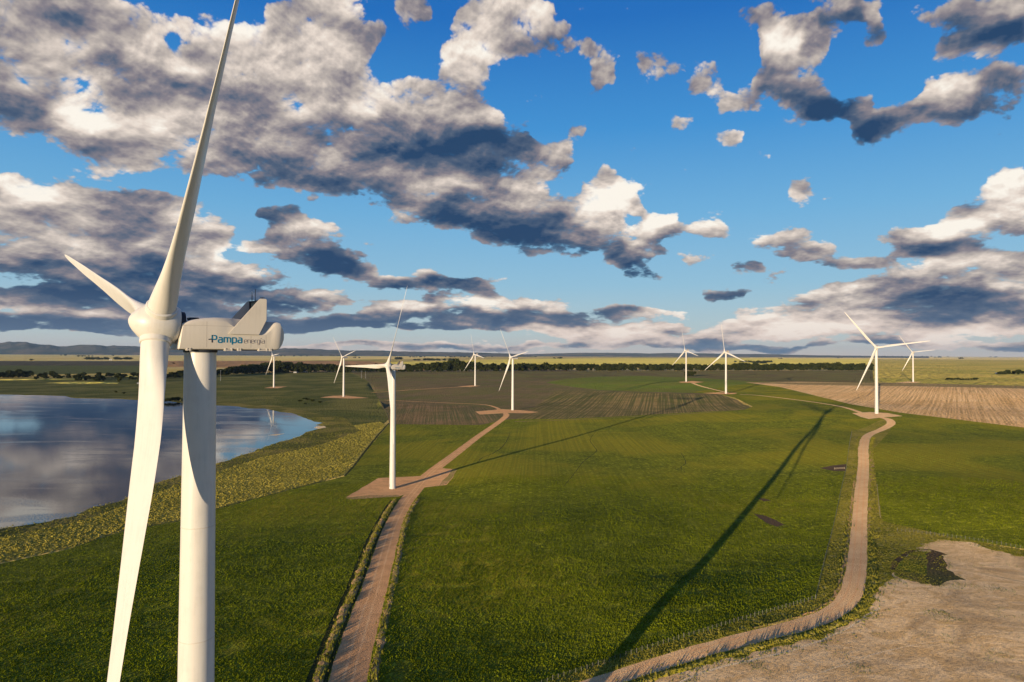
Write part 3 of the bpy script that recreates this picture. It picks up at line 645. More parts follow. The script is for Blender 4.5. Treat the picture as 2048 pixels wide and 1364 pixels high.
hills([(-500, 8), (-200, 16), (-60, 14), (0, 19), (30, 23), (60, 20), (110, 13), (130, 12), (160, 15), (190, 16), (215, 13), (240, 14), (290, 13), (360, 10), (420, 5), (480, 7), (540, 8), (570, 11), (600, 10), (660, 8), (700, 7), (760, 7), (820, 5), (900, 4), (960, 3.5), (1020, 2), (1060, 0)], 30000, 4000, 2)
hills([(1030, 0), (1080, 1.5), (1130, 3.2), (1180, 4.5), (1240, 4), (1300, 3.4), (1340, 4.6), (1400, 4), (1460, 3), (1520, 3.2), (1600, 1.6), (1680, .8), (1760, .3), (1860, 0)], 36000, 3000, 9)


# ------------------------------------------------------------------ wind turbines
def paint(name, col, rough=.38, spec=.4, grime=.085):
    m, nt, o = mk(name)
    pos = nt.new('ShaderNodeTexCoord').outputs['Object']
    n = nt.noise(pos, .5, 5, .6); st = nt.noise(nt.mapping(pos, sc=(3, 3, .15)), 1.0, 4, .6)
    f = nt.math('MULTIPLY', nt.smooth(nt.math('ADD', nt.math('MULTIPLY', n, .5), nt.math('MULTIPLY', st, .5)), .45, .68), grime * 3)
    c = nt.mix(f, col, tuple(x * .62 for x in col))
    finish(nt, o, c, nt.math('MULTIPLY_ADD', n, .15, rough - .07), None, spec, 0.2); return m
M_WHITE = paint('turbine_paint', (.70, .665, .60)); M_NAC = paint('nacelle_shell', (.64, .585, .50), .42, .35, .08)
M_DARK = paint('dark_metal', (.035, .037, .042), .5, .3, 0); M_GRILLE = paint('cooler_grille', (.34, .27, .17), .6, .3, 0)
M_TEAL = paint('teal_lettering', (.0, .17, .30), .4, .3, 0); M_GREY = paint('grey_lettering', (.22, .19, .19), .4, .3, 0); M_NAVY = paint('navy_mark', (.02, .025, .05), .4, .3, 0)
M_SEAM = paint('joint_seal', (.36, .32, .27), .6, .2, 0); M_LAMP = paint('lamp_cover', (.75, .73, .7), .2, .5, 0); M_STEEL = paint('galvanised_steel', (.42, .42, .42), .45, .5, .1)
HH = 87.0; NB = HH - 2.35     # hub height, nacelle floor
def loft(rings, closed_ends=True, shade=True):
    n = len(rings[0]); vs = [p for r_ in rings for p in r_]; fs = []
    for i in range(len(rings) - 1):
        for j in range(n):
            a = i * n + j; b = i * n + (j + 1) % n; fs.append((a, b, b + n, a + n))
    if closed_ends:
        fs.append(tuple(range(n))[::-1]); fs.append(tuple((len(rings) - 1) * n + j for j in range(n)))
    return vs, fs
def circ(r_, z, n=48, cx=0, cy=0): return [(cx + r_ * math.cos(2 * math.pi * k / n), cy + r_ * math.sin(2 * math.pi * k / n), z) for k in range(n)]
def auto_smooth(o, ang=35):
    me = o.data; bm = bmesh.new(); bm.from_mesh(me); bmesh.ops.recalc_face_normals(bm, faces=bm.faces[:])
    for f in bm.faces: f.smooth = True
    for e in bm.edges:
        if len(e.link_faces) == 2 and e.calc_face_angle(0) > R(ang): e.smooth = False
    bm.to_mesh(me); bm.free(); return o
def part(name, vf, mat, parent, ang=35, **props):
    return auto_smooth(mesh_obj(name, vf[0], vf[1], mat, parent, False, **props), ang)
def boxvf(x0, x1, y0, y1, z0, z1, bev=0):
    bm = bmesh.new(); bmesh.ops.create_cube(bm, size=1)
    for v in bm.verts: v.co = Vector(((x0 + x1) / 2 + v.co.x * (x1 - x0), (y0 + y1) / 2 + v.co.y * (y1 - y0), (z0 + z1) / 2 + v.co.z * (z1 - z0)))
    if bev: bmesh.ops.bevel(bm, geom=bm.edges[:], offset=bev, segments=2, affect='EDGES')
    bm.verts.index_update(); out = ([tuple(v.co) for v in bm.verts], [tuple(v.index for v in f.verts) for f in bm.faces]); bm.free(); return out
def join(*vfs):
    vs = []; fs = []
    for v, f in vfs:
        k = len(vs); vs += list(v); fs += [tuple(i + k for i in q) for q in f]
    return vs, fs
def prism(poly, x0, x1):      # polygon in (y, z) pushed along x
    n = len(poly); vs = [(x0, y, z) for y, z in poly] + [(x1, y, z) for y, z in poly]
    fs = [tuple(range(n))[::-1], tuple(range(n, 2 * n))] + [(i, (i + 1) % n, n + (i + 1) % n, n + i) for i in range(n)]
    return vs, fs
def rod(p, q, r0, r1=None, n=8):
    p = Vector(p); q = Vector(q); r1 = r0 if r1 is None else r1; d = (q - p).normalized()
    a = d.orthogonal().normalized(); b = d.cross(a)
    return loft([[tuple(p + (a * math.cos(t) + b * math.sin(t)) * r0) for t in [2 * math.pi * k / n for k in range(n)]], [tuple(q + (a * math.cos(t) + b * math.sin(t)) * r1) for t in [2 * math.pi * k / n for k in range(n)]]])

def blade_vf():
    """blade along +Z; +X is the way it turns, -Y is upwind"""
    tab = [(1.2, 2.85, 1.0, 32, 0), (1.9, 2.85, 1.0, 32, 0), (3.2, 2.85, .98, 32, 0), (5.0, 2.85, .86, 31, 0), (7.5, 3.0, .68, 29, 0), (10.5, 3.05, .54, 27, .0), (13.5, 3.2, .44, 23, .05), (18, 3.25, .36, 18, .1),
           (24, 2.8, .33, 14, .2), (31, 2.15, .30, 11, .4), (38, 1.8, .27, 8, .7), (45, 1.5, .20, 3, 1.1), (52, 1.12, .18, 1.5, 1.6), (57, .85, .17, .8, 2.1), (60, .6, .16, .3, 2.4), (61.4, .35, .15, 0, 2.6), (62, .06, .15, 0, 2.65)]
    rows = []; zz = np.unique(np.concatenate([np.linspace(1.2, 14, 22), np.linspace(14, 57, 30), [58.5, 60, 60.8, 61.4, 61.8, 62]]))
    T_ = np.array(tab)
    def cub(c, z):
        return np.interp(z, T_[:, 0], T_[:, c])
    n = 28
    for z in zz:
        # smooth by averaging neighbours of the table
        w = 1.2 if z < 56 else .15
        ch, th, tw, pb = [np.mean([cub(c, zi) for zi in (z - w, z, z + w)]) for c in (1, 2, 3, 4)]
        pb *= .15; b = R(tw + 11.0); rnd = np.clip((th - .45) / .55, 0, 1)
        ring = []
        for k in range(n):
            t = 2 * math.pi * k / n
            xc = .5 * (1 + math.cos(t))                         # 1 = trailing edge, 0 = leading edge
            yt = 5 * th * (.2969 * math.sqrt(xc) - .126 * xc - .3516 * xc ** 2 + .2843 * xc ** 3 - .1036 * xc ** 4) * .5 * 2
            ya = (yt if t < math.pi else -yt) * (1.0 if t < math.pi else .72) + .02 * math.sin(math.pi * xc)
            yr = .5 * math.sin(t) * th
            u = (1 - rnd) * (.30 - xc) + rnd * (.5 - xc); v = (1 - rnd) * ya * .5 * 1.0 + rnd * yr
            x = u * ch; y = v * ch                               # x towards the leading edge, y downwind
            ring.append((x * math.cos(b) + y * math.sin(b), -x * math.sin(b) + y * math.cos(b) - pb, z))
        rows.append(ring)
    return loft(rows)

def nacelle_rings():
    # station s (m behind the tower axis), floor, roof, half width, chamfer depth, chamfer inset
    st = [(-2.75, .06, 2.80, 1.88, .30, .30), (-2.65, 0, 2.90, 1.97, .32, .32), (-1.3, 0, 3.27, 2.0, .34, .34), (0, 0, 3.50, 2.0, .36, .36), (1.0, 0, 3.60, 2.0, .36, .36), (2.2, 0, 3.60, 2.0, .40, .4),
          (3.0, 0, 3.58, 2.0, .9, .7), (3.8, 0, 3.55, 2.0, 1.55, .9), (6.0, 0, 3.42, 2.0, 1.62, .95), (6.6, 0, 3.38, 2.0, 1.50, .92), (7.1, 0, 3.34, 2.0, 1.05, .75), (7.6, 0, 3.32, 2.0, .5, .45), (8.0, .04, 3.30, 1.98, .26, .26), (8.35, .20, 3.22, 1.93, .22, .22), (8.62, .62, 2.75, 1.86, .2, .2), (8.85, 1.15, 2.30, 1.72, .16, .16)]
    out = []
    for s, z0, z1, w, cd_, ci in st:
        z0 += NB; z1 += NB; c = .22
        half = [(w - c, z0), (w - .06, z0 + .06), (w, z0 + c), (w, z1 - cd_ - .08), (w - .02 - ci * .04, z1 - cd_), (w - ci * .5, z1 - cd_ * .42), (w - ci, z1 - .05), (w - ci - .25, z1)]
        ring = [(x, s + (.42 * (z - z0) / 3 if s < -2.6 else 0), z) for x, z in half] + [(-x, s + (.42 * (z - z0) / 3 if s < -2.6 else 0), z) for x, z in half[::-1]]
        out.append(ring)
    return out

def arc(p, c, q, n=4):     # quadratic corner
    return [tuple((1 - t) ** 2 * np.array(p) + 2 * t * (1 - t) * np.array(c) + t * t * np.array(q)) for t in [i / n for i in range(n + 1)]]
def stroke(path, w, dy, z0, x, sc=1, th=.02):
    """flat lettering stroke standing th proud of the nacelle side"""
    P = [Vector((p[0] * sc + dy, p[1] * sc + z0)) for p in path]; out = []
    L = []; Rr = []
    for i, p in enumerate(P):
        a = P[max(i - 1, 0)]; b = P[min(i + 1, len(P) - 1)]
        t1 = (p - a).normalized() if i else (b - p).normalized(); t2 = (b - p).normalized() if i < len(P) - 1 else t1
        n1 = Vector((-t1.y, t1.x)); n2 = Vector((-t2.y, t2.x)); m_ = (n1 + n2)
        m_ = m_.normalized() if m_.length > .1 else n1
        k = w / 2 / max(.5, m_.dot(n1)); L.append(p + m_ * k); Rr.append(p - m_ * k)
    n = len(P); vs = []
    for xx in (x, x + th):
        vs += [(xx, q.x, q.y) for q in L] + [(xx, q.x, q.y) for q in Rr]
    fs = []
    for i in range(n - 1):
        fs.append((2 * n + i, 2 * n + i + 1, 3 * n + i + 1, 3 * n + i))
        fs.append((i, i + 1, 2 * n + i + 1, 2 * n + i)); fs.append((n + i, 3 * n + i, 3 * n + i + 1, n + i + 1))
    fs.append((0, 2 * n, 3 * n, n)); fs.append((n - 1, 2 * n - 1, 4 * n - 1, 3 * n - 1))
    return vs, fs
def glyph(ch):
    h = .62; c = .12
    if ch == 'P': return [[(0, .42), (0, .86)] , arc((0, .86), (0, .86), (.05, .86), 1)[:1] + [(-.06, .86)] + arc((.30, .86), (.52, .86), (.52, .64)) + arc((.52, .58), (.52, .37), (.30, .37)) + [(.10, .37)]]
    if ch == 'a': return [[(.06, h)] + arc((.30, h), (.46, h), (.46, h - .16)) + [(.46, 0)] , [(.46, 0.0)] + arc((.18, 0), (0, 0), (0, .17)) + arc((0, .19), (0, .35), (.16, .35)) + [(.46, .35)]]
    if ch == 'm': return [[(0, 0), (0, h)], [(-.06, h)] + arc((.60, h), (.78, h), (.78, h - .18)) + [(.78, 0)], [(.39, h), (.39, 0)]]
    if ch == 'p': return [[(0, h + .06), (0, -.26)], [(0, h)] + arc((.30, h), (.48, h), (.48, h - .18)) + arc((.48, .18), (.48, 0), (.30, 0)) + [(.0, 0)]]
    if ch == 'e': return [[(0, .30), (.46, .30)] + arc((.46, h - .18), (.46, h), (.28, h)) + arc((.18, h), (0, h), (0, h - .18)) + arc((0, .18), (0, 0), (.18, 0)) + [(.42, 0)]]
    if ch == 'n': return [[(0, 0), (0, h)] + arc((.28, h), (.44, h), (.44, h - .18)) + [(.44, 0)]]
    if ch == 'r': return [[(0, 0)] + arc((0, h - .16), (0, h), (.16, h)) + [(.28, h)]]
    if ch == 'g': return [[(.44, .0)] + arc((.18, 0), (0, 0), (0, .18)) + arc((0, h - .18), (0, h), (.18, h)) + [(.44, h)] + arc((.44, -.10), (.44, -.26), (.26, -.26)) + [(.04, -.26)]]
    if ch == 'i': return [[(0, 0), (0, h)], [(.0, h + .14), (.12, h + .30)]]
def lettering(parent):
    x = 2.003; zb = NB + .80
    word = []; yy = .68
    for ch, adv in (('P', .74), ('a', .70), ('m', 1.02), ('p', .71), ('a', .62)):
        for g in glyph(ch): word.append(stroke(g, .135, yy, zb, x, .88))
        yy += adv * .88
    part('lettering', join(*word), M_TEAL, parent)
    word = []; yy += .13
    for ch, adv in (('e', .62), ('n', .62), ('e', .62), ('r', .40), ('g', .64), ('i', .22), ('a', .6)):
        for g in glyph(ch): word.append(stroke(g, .050, yy, zb - .04, x, .64))
        yy += adv * .64
    part('lettering', join(*word), M_GREY, parent, label='thin grey lettering')
    part('logo_mark', join(stroke([(-.44, .37), (-.2, .40), (.0, .41)], .11, .68, zb, x, .88), stroke([(0, .40), (0, -.02)], .13, .68, zb, x, .88)), M_NAVY, parent, label='dark cross mark before the word')

def turbine_proto():
    root = bpy.data.objects.new('wind_turbine', None); COL.objects.link(root)
    zs = np.linspace(0, NB - .05, 25); rings = [circ(2.25, -1.5), circ(2.25, 0)]
    for z in zs[1:]:
        t = z / NB; rings.append(circ(2.15 * (1 - t) + 1.66 * t + (.10 * max(0, .3 - t)), z))
    tw = part('tower', loft(rings), M_WHITE, root)
    fl = []
    for z in (20.5, 41.5, 52.6, 65.0):
        r_ = 2.15 * (1 - z / NB) + 1.66 * z / NB + (.10 * max(0, .3 - z / NB))
        fl.append(loft([circ(r_ + .004, z - .06), circ(r_ + .018, z - .03), circ(r_ + .018, z + .03), circ(r_ + .004, z + .06)]))
    for f_ in fl: part('flange_ring', f_, M_NAC, tw)
    part('door', boxvf(-.45, .45, -2.27, -2.13, 1.4, 3.6, .03), M_STEEL, tw)
    part('yaw_collar', loft([circ(1.72, NB - .32), circ(1.78, NB - .30), circ(1.78, NB - .02), circ(1.72, NB)]), M_DARK, root)
    nac = part('nacelle', loft(nacelle_rings()), M_NAC, root, 28)
    # panel joints as fine proud strips, roof hatch, brackets, skids
    for s in (0.1, 4.9, 6.62): part('panel_joint', boxvf(1.985, 2.006, s, s + .03, NB + .25, NB + (3.1 if s < 4 else 1.6 if s < 6 else 1.7)), M_SEAM, nac)
    part('panel_joint', boxvf(1.985, 2.006, -2.4, 2.9, NB + 2.62, NB + 2.645), M_SEAM, nac)
    part('roof_hatch', boxvf(-.5, .7, -1.35, -.35, NB + 3.30, NB + 3.55, .03), M_DARK, nac)
    for s, l in ((-1.98, .5), (2.0, .9), (3.4, .45), (5.75, 1.1), (6.95, .38)):
        part('lifting_bracket', join(boxvf(1.60, 2.04, s, s + l, NB - .10, NB + .02, .01), boxvf(1.88, 2.05, s + .05, s + .17, NB - .14, NB + .16, .01), boxvf(1.88, 2.05, s + l - .17, s + l - .05, NB - .14, NB + .16, .01)), M_NAC, nac)
    part('floor_skid', boxvf(-1.7, 1.7, -1.9, 7.6, NB - .07, NB + .03), M_DARK, nac)
    # cooler: two raked side fins and the radiator between them
    for sx in (1, -1):
        x0, x1 = (2.03, 2.20) if sx > 0 else (-2.20, -2.03)
        poly = [(2.35, NB + 1.80), (2.55, NB + 1.74), (5.78, NB + 1.74), (6.62, NB + 3.45), (6.62, NB + 5.82), (6.54, NB + 5.92), (5.92, NB + 5.92), (5.78, NB + 5.86)]
        f = part('cooler_fin', prism(poly, x0, x1), M_NAC, nac)
        bm = bmesh.new(); bm.from_mesh(f.data); bmesh.ops.bevel(bm, geom=[e for e in bm.edges if e.calc_face_angle(0) > .5], offset=.035, segments=2, affect='EDGES'); bm.to_mesh(f.data); bm.free(); auto_smooth(f, 40)
    part('radiator', boxvf(-1.85, 1.85, 6.12, 6.40, NB + 3.3, NB + 5.70), M_GRILLE, nac)
    part('radiator_frame', join(boxvf(-2.03, 2.03, 5.95, 6.55, NB + 5.70, NB + 5.84, .02), boxvf(-2.03, -1.85, 5.98, 6.5, NB + 3.3, NB + 5.70), boxvf(1.85, 2.03, 5.98, 6.5, NB + 3.3, NB + 5.70)), M_DARK, nac)
    part('antenna', rod((-.55, 6.2, NB + 5.8), (-.55, 6.2, NB + 7.25), .035), M_DARK, nac)
    for sx in (.75, 1.2): part('wind_sensor', join(rod((sx, 6.45, NB + 5.8), (sx, 6.45, NB + 6.12), .02), boxvf(sx - .03, sx + .03, 6.3, 6.72, NB + 6.10, NB + 6.16)), M_DARK, nac)
    part('warning_light', rod((-1.1, 6.0, NB + 6.55), (-1.1, 6.0, NB + 6.95), .09), M_LAMP, nac)
    part('lamp_post', rod((-1.1, 6.0, NB + 5.8), (-1.1, 6.0, NB + 6.55), .05), M_DARK, nac)
    lettering(nac)
    # rotor: local frame then tilted 6 degrees about the hub
    tiltM = Matrix.Translation((0, 0, HH)) @ Matrix.Rotation(R(-6.0), 4, 'X')     # -Y nose up
    hubM = tiltM @ Matrix.Translation((0, -4.4, 0))
    prof = [(1.95, 1.6), (1.9, 1.9), (1.5, 2.14), (.9, 2.28), (.2, 2.34), (-.5, 2.30), (-1.2, 2.04), (-1.8, 1.60), (-2.3, 1.12), (-2.62, .72), (-2.80, .36), (-2.86, .13), (-2.865, .02)]
    rings = [[(r_ * math.cos(2 * math.pi * k / 48), y, r_ * math.sin(2 * math.pi * k / 48)) for k in range(48)] for y, r_ in prof]
    hub = part('hub', loft(rings), M_WHITE, root, 50); hub.matrix_local = hubM
    part('hub_gap', loft([[(r_ * math.cos(2 * math.pi * k / 40), y, r_ * math.sin(2 * math.pi * k / 40)) for k in range(40)] for y, r_ in ((1.4, 1.60), (2.45, 1.60))]), M_DARK, root).matrix_local = hubM
    bl = blade_vf(); first = None
    for k in range(3):
        if first is None: b = part('blade', bl, M_WHITE, root, 60); first = b.data
        else: b = bpy.data.objects.new('blade', first); COL.objects.link(b); b.parent = root
        c_ = bpy.data.objects.new('root_collar', first_col) if k else part('root_collar', loft([circ(1.46, 1.7), circ(1.56, 1.82), circ(1.56, 2.30), circ(1.46, 2.40)]), M_WHITE, b)
        if k: COL.objects.link(c_); c_.parent = b
        else: first_col = c_.data
    return root, hubM
def copy_tree(o, parent=None):
    c = o.copy(); COL.objects.link(c); c.parent = parent
    for ch in list(o.children): copy_tree(ch, c)
    return c
proto, hubM = turbine_proto()
TL = {
 'T1': ('huge white turbine close by with blue company lettering on its nacelle', None),
 'T2': ('white wind turbine on the large gravel pad beside the brown road, one blade level', 148.3),
 'T3': ('white wind turbine at the far end of the diagonal gravel road', None),
 'T4': ('white wind turbine at the corner of the striped tilled field, before the trees', None),
 'T5': ('white wind turbine with a small square grove just behind its tower foot', None),
 'T6': ('small white wind turbine at the end of a thin track in the dark field', None),
 'T7': ('white wind turbine on a thin gravel pad in green meadow beyond the lake tip', None),
 'T8': ('small distant white turbine showing just right of and below the big nacelle', None),
 'T9': ('small white wind turbine beyond the harvested tan field at far right', None),
 'R1': ('white wind turbine on a pale pad at the end of the winding right-hand road', None)}
turbines = {}
for i, (nm, *rest) in enumerate(TOWERS):
    yaw, azb = rest[-2], rest[-1]
    o = proto if i == 0 else copy_tree(proto)
    x, y, z = TP[nm]; z = h1(x, y) if i else z
    o.location = (x, y, z); o.rotation_euler = (0, 0, -R(yaw))
    tag(o, TL[nm][0], 'wind turbine', 'white wind turbines of the wind farm')
    k = 0
    for ch in o.children:
        if ch.name.startswith('blade'):
            a = R(azb + 120 * k); k += 1
            # +Z of the blade leans to local +X by a; coned 2.6 degrees upwind
            ch.matrix_local = hubM @ Matrix.Rotation(a, 4, 'Y') @ Matrix.Rotation(R({'T1': 3.3, 'T2': 5.2, 'R1': 1.3}.get(nm, 3.0)), 4, 'X')
    turbines[nm] = o

# ------------------------------------------------------------------ earth banks beside the roads
def bank(line_px, offs, hgt, wid, mat, seed, z0=0, name='earth_bank'):
    L, N, W = line_px
    vs = []; fs = []; cs = [(-.5, -.08), (-.28, .62), (-.05, 1.0), (.18, .85), (.38, .3), (.5, -.08)]
    for i in range(len(L)):
        n1 = mnoise.fractal(Vector((L[i][0] / 9, L[i][1] / 9, seed)), 1, 2, 4)
        for c, h in cs:
            n2 = mnoise.noise(Vector((L[i][0] / 1.7, L[i][1] / 1.7, c * 3 + seed)))
            n3 = mnoise.fractal(Vector((L[i][0] / 5, L[i][1] / 5, seed + 9)), 1, 2, 4)
            p = L[i] + N[i] * (offs(i, W[i]) + .9 * n3 + c * wid * (1 + .35 * n1) + .12 * n2)
            vs.append((p[0], p[1], max(0.0, h) * hgt * max(0.1, .85 + .45 * n1 + .12 * n2) - (.15 if h < 0 else 0)))
    k = len(cs)
    V_ = np.array(vs); V_[:, 2] += H(V_[:, 0], V_[:, 1])
    for i in range(len(L) - 1):
        for j in range(k - 1): a = i * k + j; fs.append((a, a + 1, a + k + 1, a + k))
    return mesh_obj(name, V_, fs, MATS[mat], None, False, kind='structure')
def cut(rd, t0, t1):
    L, N, W = rd; a, b = int(len(L) * t0), int(len(L) * t1); return L[a:b], N[a:b], W[a:b]
def densify(rd, step=.9):
    L, N, W = rd; seg = np.r_[0, np.cumsum(np.hypot(*np.diff(L, axis=0).T))]; s = np.arange(0, seg[-1], step)
    f = lambda A: np.interp(s, seg, A)
    return np.stack([f(L[:, 0]), f(L[:, 1])], 1), np.stack([f(N[:, 0]), f(N[:, 1])], 1), f(W)
RL = densify(cut(road_L, 0.0, float((road_L[0][:, 1] < 452).mean()))); RR = densify(cut(road_R, 0.0, .72)); RR2 = densify(cut(road_R, .30, .60))
bank(RL, lambda i, w: w / 2 + 2.9, .34, 3.4, 'bankearth', 1)
bank(RL, lambda i, w: -w / 2 - 1.8, .24, 3.0, 'bankearth', 2)
bank(RR2, lambda i, w: -w / 2 - 1.8, .26, 3.0, 'bankearth', 3)
bank(densify(cut(road_R, 0, .42)), lambda i, w: -w / 2 - 2.2, .5, 3.4, 'verge', 4)
bank(densify(cut(road_R, .12, .45)), lambda i, w: w / 2 + .9, .28, 1.3, 'bankearth', 5)

# ------------------------------------------------------------------ grass, crop and tussocks
def leafmat(name, a, b, tr=.25, sc=.05):
    m, nt, o = mk(name)
    pos = nt.new('ShaderNodeNewGeometry'); n = nt.noise(pos.outputs['Position'], sc, 3, .6, 0); n_ = nt.noise(pos.outputs['Position'], 1.3, 2, .6, 0)
    rnd = pos.outputs['Random Per Island']
    f = nt.math('ADD', nt.math('MULTIPLY', rnd, .55), nt.math('MULTIPLY_ADD', n, 1.4, -.45), clamp=True)
    c = nt.mix(f, a, b)
    d = nt.new('ShaderNodeBsdfDiffuse'); nt.put(d.inputs[0], c); t = nt.new('ShaderNodeBsdfTranslucent'); nt.put(t.inputs[0], c)
    x = nt.new('ShaderNodeMixShader'); x.inputs[0].default_value = tr; nt.l.new(d.outputs[0], x.inputs[1]); nt.l.new(t.outputs[0], x.inputs[2]); nt.l.new(x.outputs[0], o.inputs[0])
    MATS[name] = m; return m
def tufts(name, P, h, w, mat, nb=3, lean=.5, zoff=0.0, zs=None):
    """P (n,2): a tuft of nb upright leaf triangles at each point"""
    n = len(P); z = (H(P[:, 0], P[:, 1]) if zs is None else zs) + zoff
    h = np.broadcast_to(h, (n,)); w = np.broadcast_to(w, (n,))
    out = np.empty((n, nb, 3, 3))
    for b in range(nb):
        a = rng.uniform(0, 2 * np.pi, n); s_ = rng.uniform(.6, 1.2, n); ox = rng.normal(0, .25, n) * w; oy = rng.normal(0, .25, n) * w
        dx_, dy_ = np.cos(a), np.sin(a); ln = rng.uniform(-lean, lean, n) * h
        cx, cy = P[:, 0] + ox, P[:, 1] + oy
        out[:, b, 0] = np.stack([cx - dx_ * w / 2, cy - dy_ * w / 2, z - .05], 1)
        out[:, b, 1] = np.stack([cx + dx_ * w / 2, cy + dy_ * w / 2, z - .05], 1)
        out[:, b, 2] = np.stack([cx - dy_ * ln, cy + dx_ * ln, z + h * s_], 1)
    me = fast_mesh(name, out.reshape(-1, 3), np.arange(n * nb * 3).reshape(-1, 3), MATS[mat])
    o = bpy.data.objects.new(name, me); COL.objects.link(o); o['kind'] = 'stuff'; return o
leafmat('crop_leaf', (.025, .042, .002), (.30, .34, .012), .2, .04)
leafmat('dry_leaf', (.20, .18, .02), (.68, .54, .10), .2, .03)
leafmat('weed_leaf', (.10, .12, .015), (.40, .34, .05), .2, .06)
leafmat('tree_leaf', (.018, .028, .009), (.060, .065, .018), .1, .02)
def region_at(X, Y):
    r = np.full(len(X), -1)
    for i, (name, mat, P) in enumerate(REG):
        lo, hi = P.min(0), P.max(0); k = np.where((X >= lo[0]) & (X <= hi[0]) & (Y >= lo[1]) & (Y <= hi[1]))[0]
        r[k[inside(P, X[k], Y[k])]] = i
    return r
def sample(n, r0, r1, p=1.0):     # points in the view, denser near the camera
    u = rng.uniform(0, 1, n); r_ = (r0 ** (1 - p) + u * (r1 ** (1 - p) - r0 ** (1 - p))) ** (1 / (1 - p)) if p != 1 else r0 * (r1 / r0) ** u
    a = rng.uniform(-.70, .70, n); return r_ * np.sin(a), r_ * np.cos(a)
X, Y = sample(300000, 140, 520, 1.0); rg = region_at(X, Y); mats = np.array([m for _, m, _ in REG] + ['plain'])[rg]
k = mats == 'crop'; cl = np.array([mnoise.noise(Vector((x / 9, y / 9, 0))) for x, y in zip(X[k][::1], Y[k][::1])])
Pc = np.stack([X[k], Y[k]], 1)[cl > rng.normal(-.35, .22, len(cl))]
tufts('crop_plants', Pc, rng.uniform(.14, .46, len(Pc)), rng.uniform(.22, .5, len(Pc)), 'crop_leaf', 3)
k = (mats == 'verge') | (mats == 'hollow'); Pv = np.stack([X[k], Y[k]], 1)
tufts('verge_grass', Pv, rng.uniform(.12, .5, len(Pv)) ** 1.2, rng.uniform(.2, .45, len(Pv)), 'weed_leaf', 3)
X2, Y2 = sample(200000, 250, 1100, .3); m2 = np.array([m for _, m, _ in REG] + ['plain'])[region_at(X2, Y2)]
k = m2 == 'drygrass'; Pd = np.stack([X2[k], Y2[k]], 1)
tufts('tussock_grass', Pd, rng.uniform(.25, .7, len(Pd)), rng.uniform(.5, 1.3, len(Pd)), 'dry_leaf', 3)
k = m2 == 'shoregrass'; Pd = np.stack([X2[k], Y2[k]], 1)[::2]
tufts('shore_reeds', Pd, rng.uniform(.2, .6, len(Pd)), rng.uniform(.4, 1.1, len(Pd)), 'weed_leaf', 3)
# weeds along road banks, long shadows across the gravel
Wd = []
for rd, off, n in ((RL, 2.6, 1500), (RL, -1.6, 900), (RR, -2.2, 2600), (RR, 1.2, 700)):
    L, N, W = rd
    for _ in range(n):
        i = int(rng.integers(0, len(L))); o_ = (W[i] / 2 + abs(off)) * (1 if off > 0 else -1) + rng.normal(0, .9)
        p = L[i] + N[i] * o_
        if mnoise.noise(Vector((p[0] / 5, p[1] / 5, 3))) > -.12: Wd.append(p)
Wd = np.array(Wd)
tufts('roadside_weeds', Wd, rng.uniform(.3, 1.15, len(Wd)), rng.uniform(.15, .40, len(Wd)), 'weed_leaf', 4, .35, .25)
# ragged fringe where the growth meets the bare sand
fr = []
for nm_, m_, P_ in REG:
    if nm_ in ('sand_clearing', 'grass_hollow'):
        e_ = dens(P_, 1.0); e_ = e_[np.hypot(e_[:, 0], e_[:, 1]) < 420]
        for _ in range(14 if nm_ == 'sand_clearing' else 7): fr.append(e_ + rng.normal(0, 1.0, e_.shape) * rng.uniform(.3, 3.2, (len(e_), 1)))
fr = np.vstack(fr); fn = np.array([mnoise.noise(Vector((x / 6, y / 6, 8))) for x, y in fr]); fr = fr[fn > rng.normal(.0, .12, len(fn))]
tufts('fringe_grass', fr, rng.uniform(.08, .35, len(fr)), rng.uniform(.2, .55, len(fr)), 'weed_leaf', 3)
# thin growth spreading over the sand clearing
k = mats == 'sand'; Xs, Ys = X[k], Y[k]
nn = np.array([mnoise.fractal(Vector((x / 14, y / 14, 5)), 1, 2, 3) for x, y in zip(Xs, Ys)]); Ps = np.stack([Xs, Ys], 1)[nn > rng.normal(.42, .10, len(nn))]
tufts('sand_weeds', Ps, rng.uniform(.05, .22, len(Ps)), rng.uniform(.15, .4, len(Ps)), 'weed_leaf', 2)
print('tufts', len(Pc), len(Pv), len(Wd), len(Ps))

# ------------------------------------------------------------------ trees
def barkmat():
    m, nt, o = mk('bark'); pos = nt.new('ShaderNodeTexCoord').outputs['Object']
    finish(nt, o, nt.mix(nt.noise(pos, 3, 4), (.07, .055, .04), (.16, .13, .10)), .9); return m
BARK = barkmat()
def tree_mesh(seed, lobes, leaves, lsz, flat=1.0):
    r_ = np.random.default_rng(seed); P = []
    L = [(r_.normal(0, .15), r_.normal(0, .15), r_.uniform(.20, .84), r_.uniform(.15, .25)) for _ in range(lobes)]
    tri = []
    for _ in range(leaves):
        cx, cy, cz, cr = L[r_.integers(0, lobes)]
        d = r_.normal(size=3); d /= np.linalg.norm(d); rad = cr * r_.uniform(.45, 1.08)
        c = np.array([cx, cy, cz]) + d * rad * np.array([1, 1, flat]); a = r_.normal(size=3); a /= np.linalg.norm(a); b = np.cross(a, r_.normal(size=3)); b /= np.linalg.norm(b)
        s_ = lsz * r_.uniform(.6, 1.3)
        tri += [c + a * s_, c - a * s_ * .6 + b * s_ * .8, c - a * s_ * .6 - b * s_ * .8]
    return fast_mesh('crown', np.array(tri), np.arange(len(tri)).reshape(-1, 3), MATS['tree_leaf'])
CR = [tree_mesh(s_, 13, 1100, .085) for s_ in range(4)]
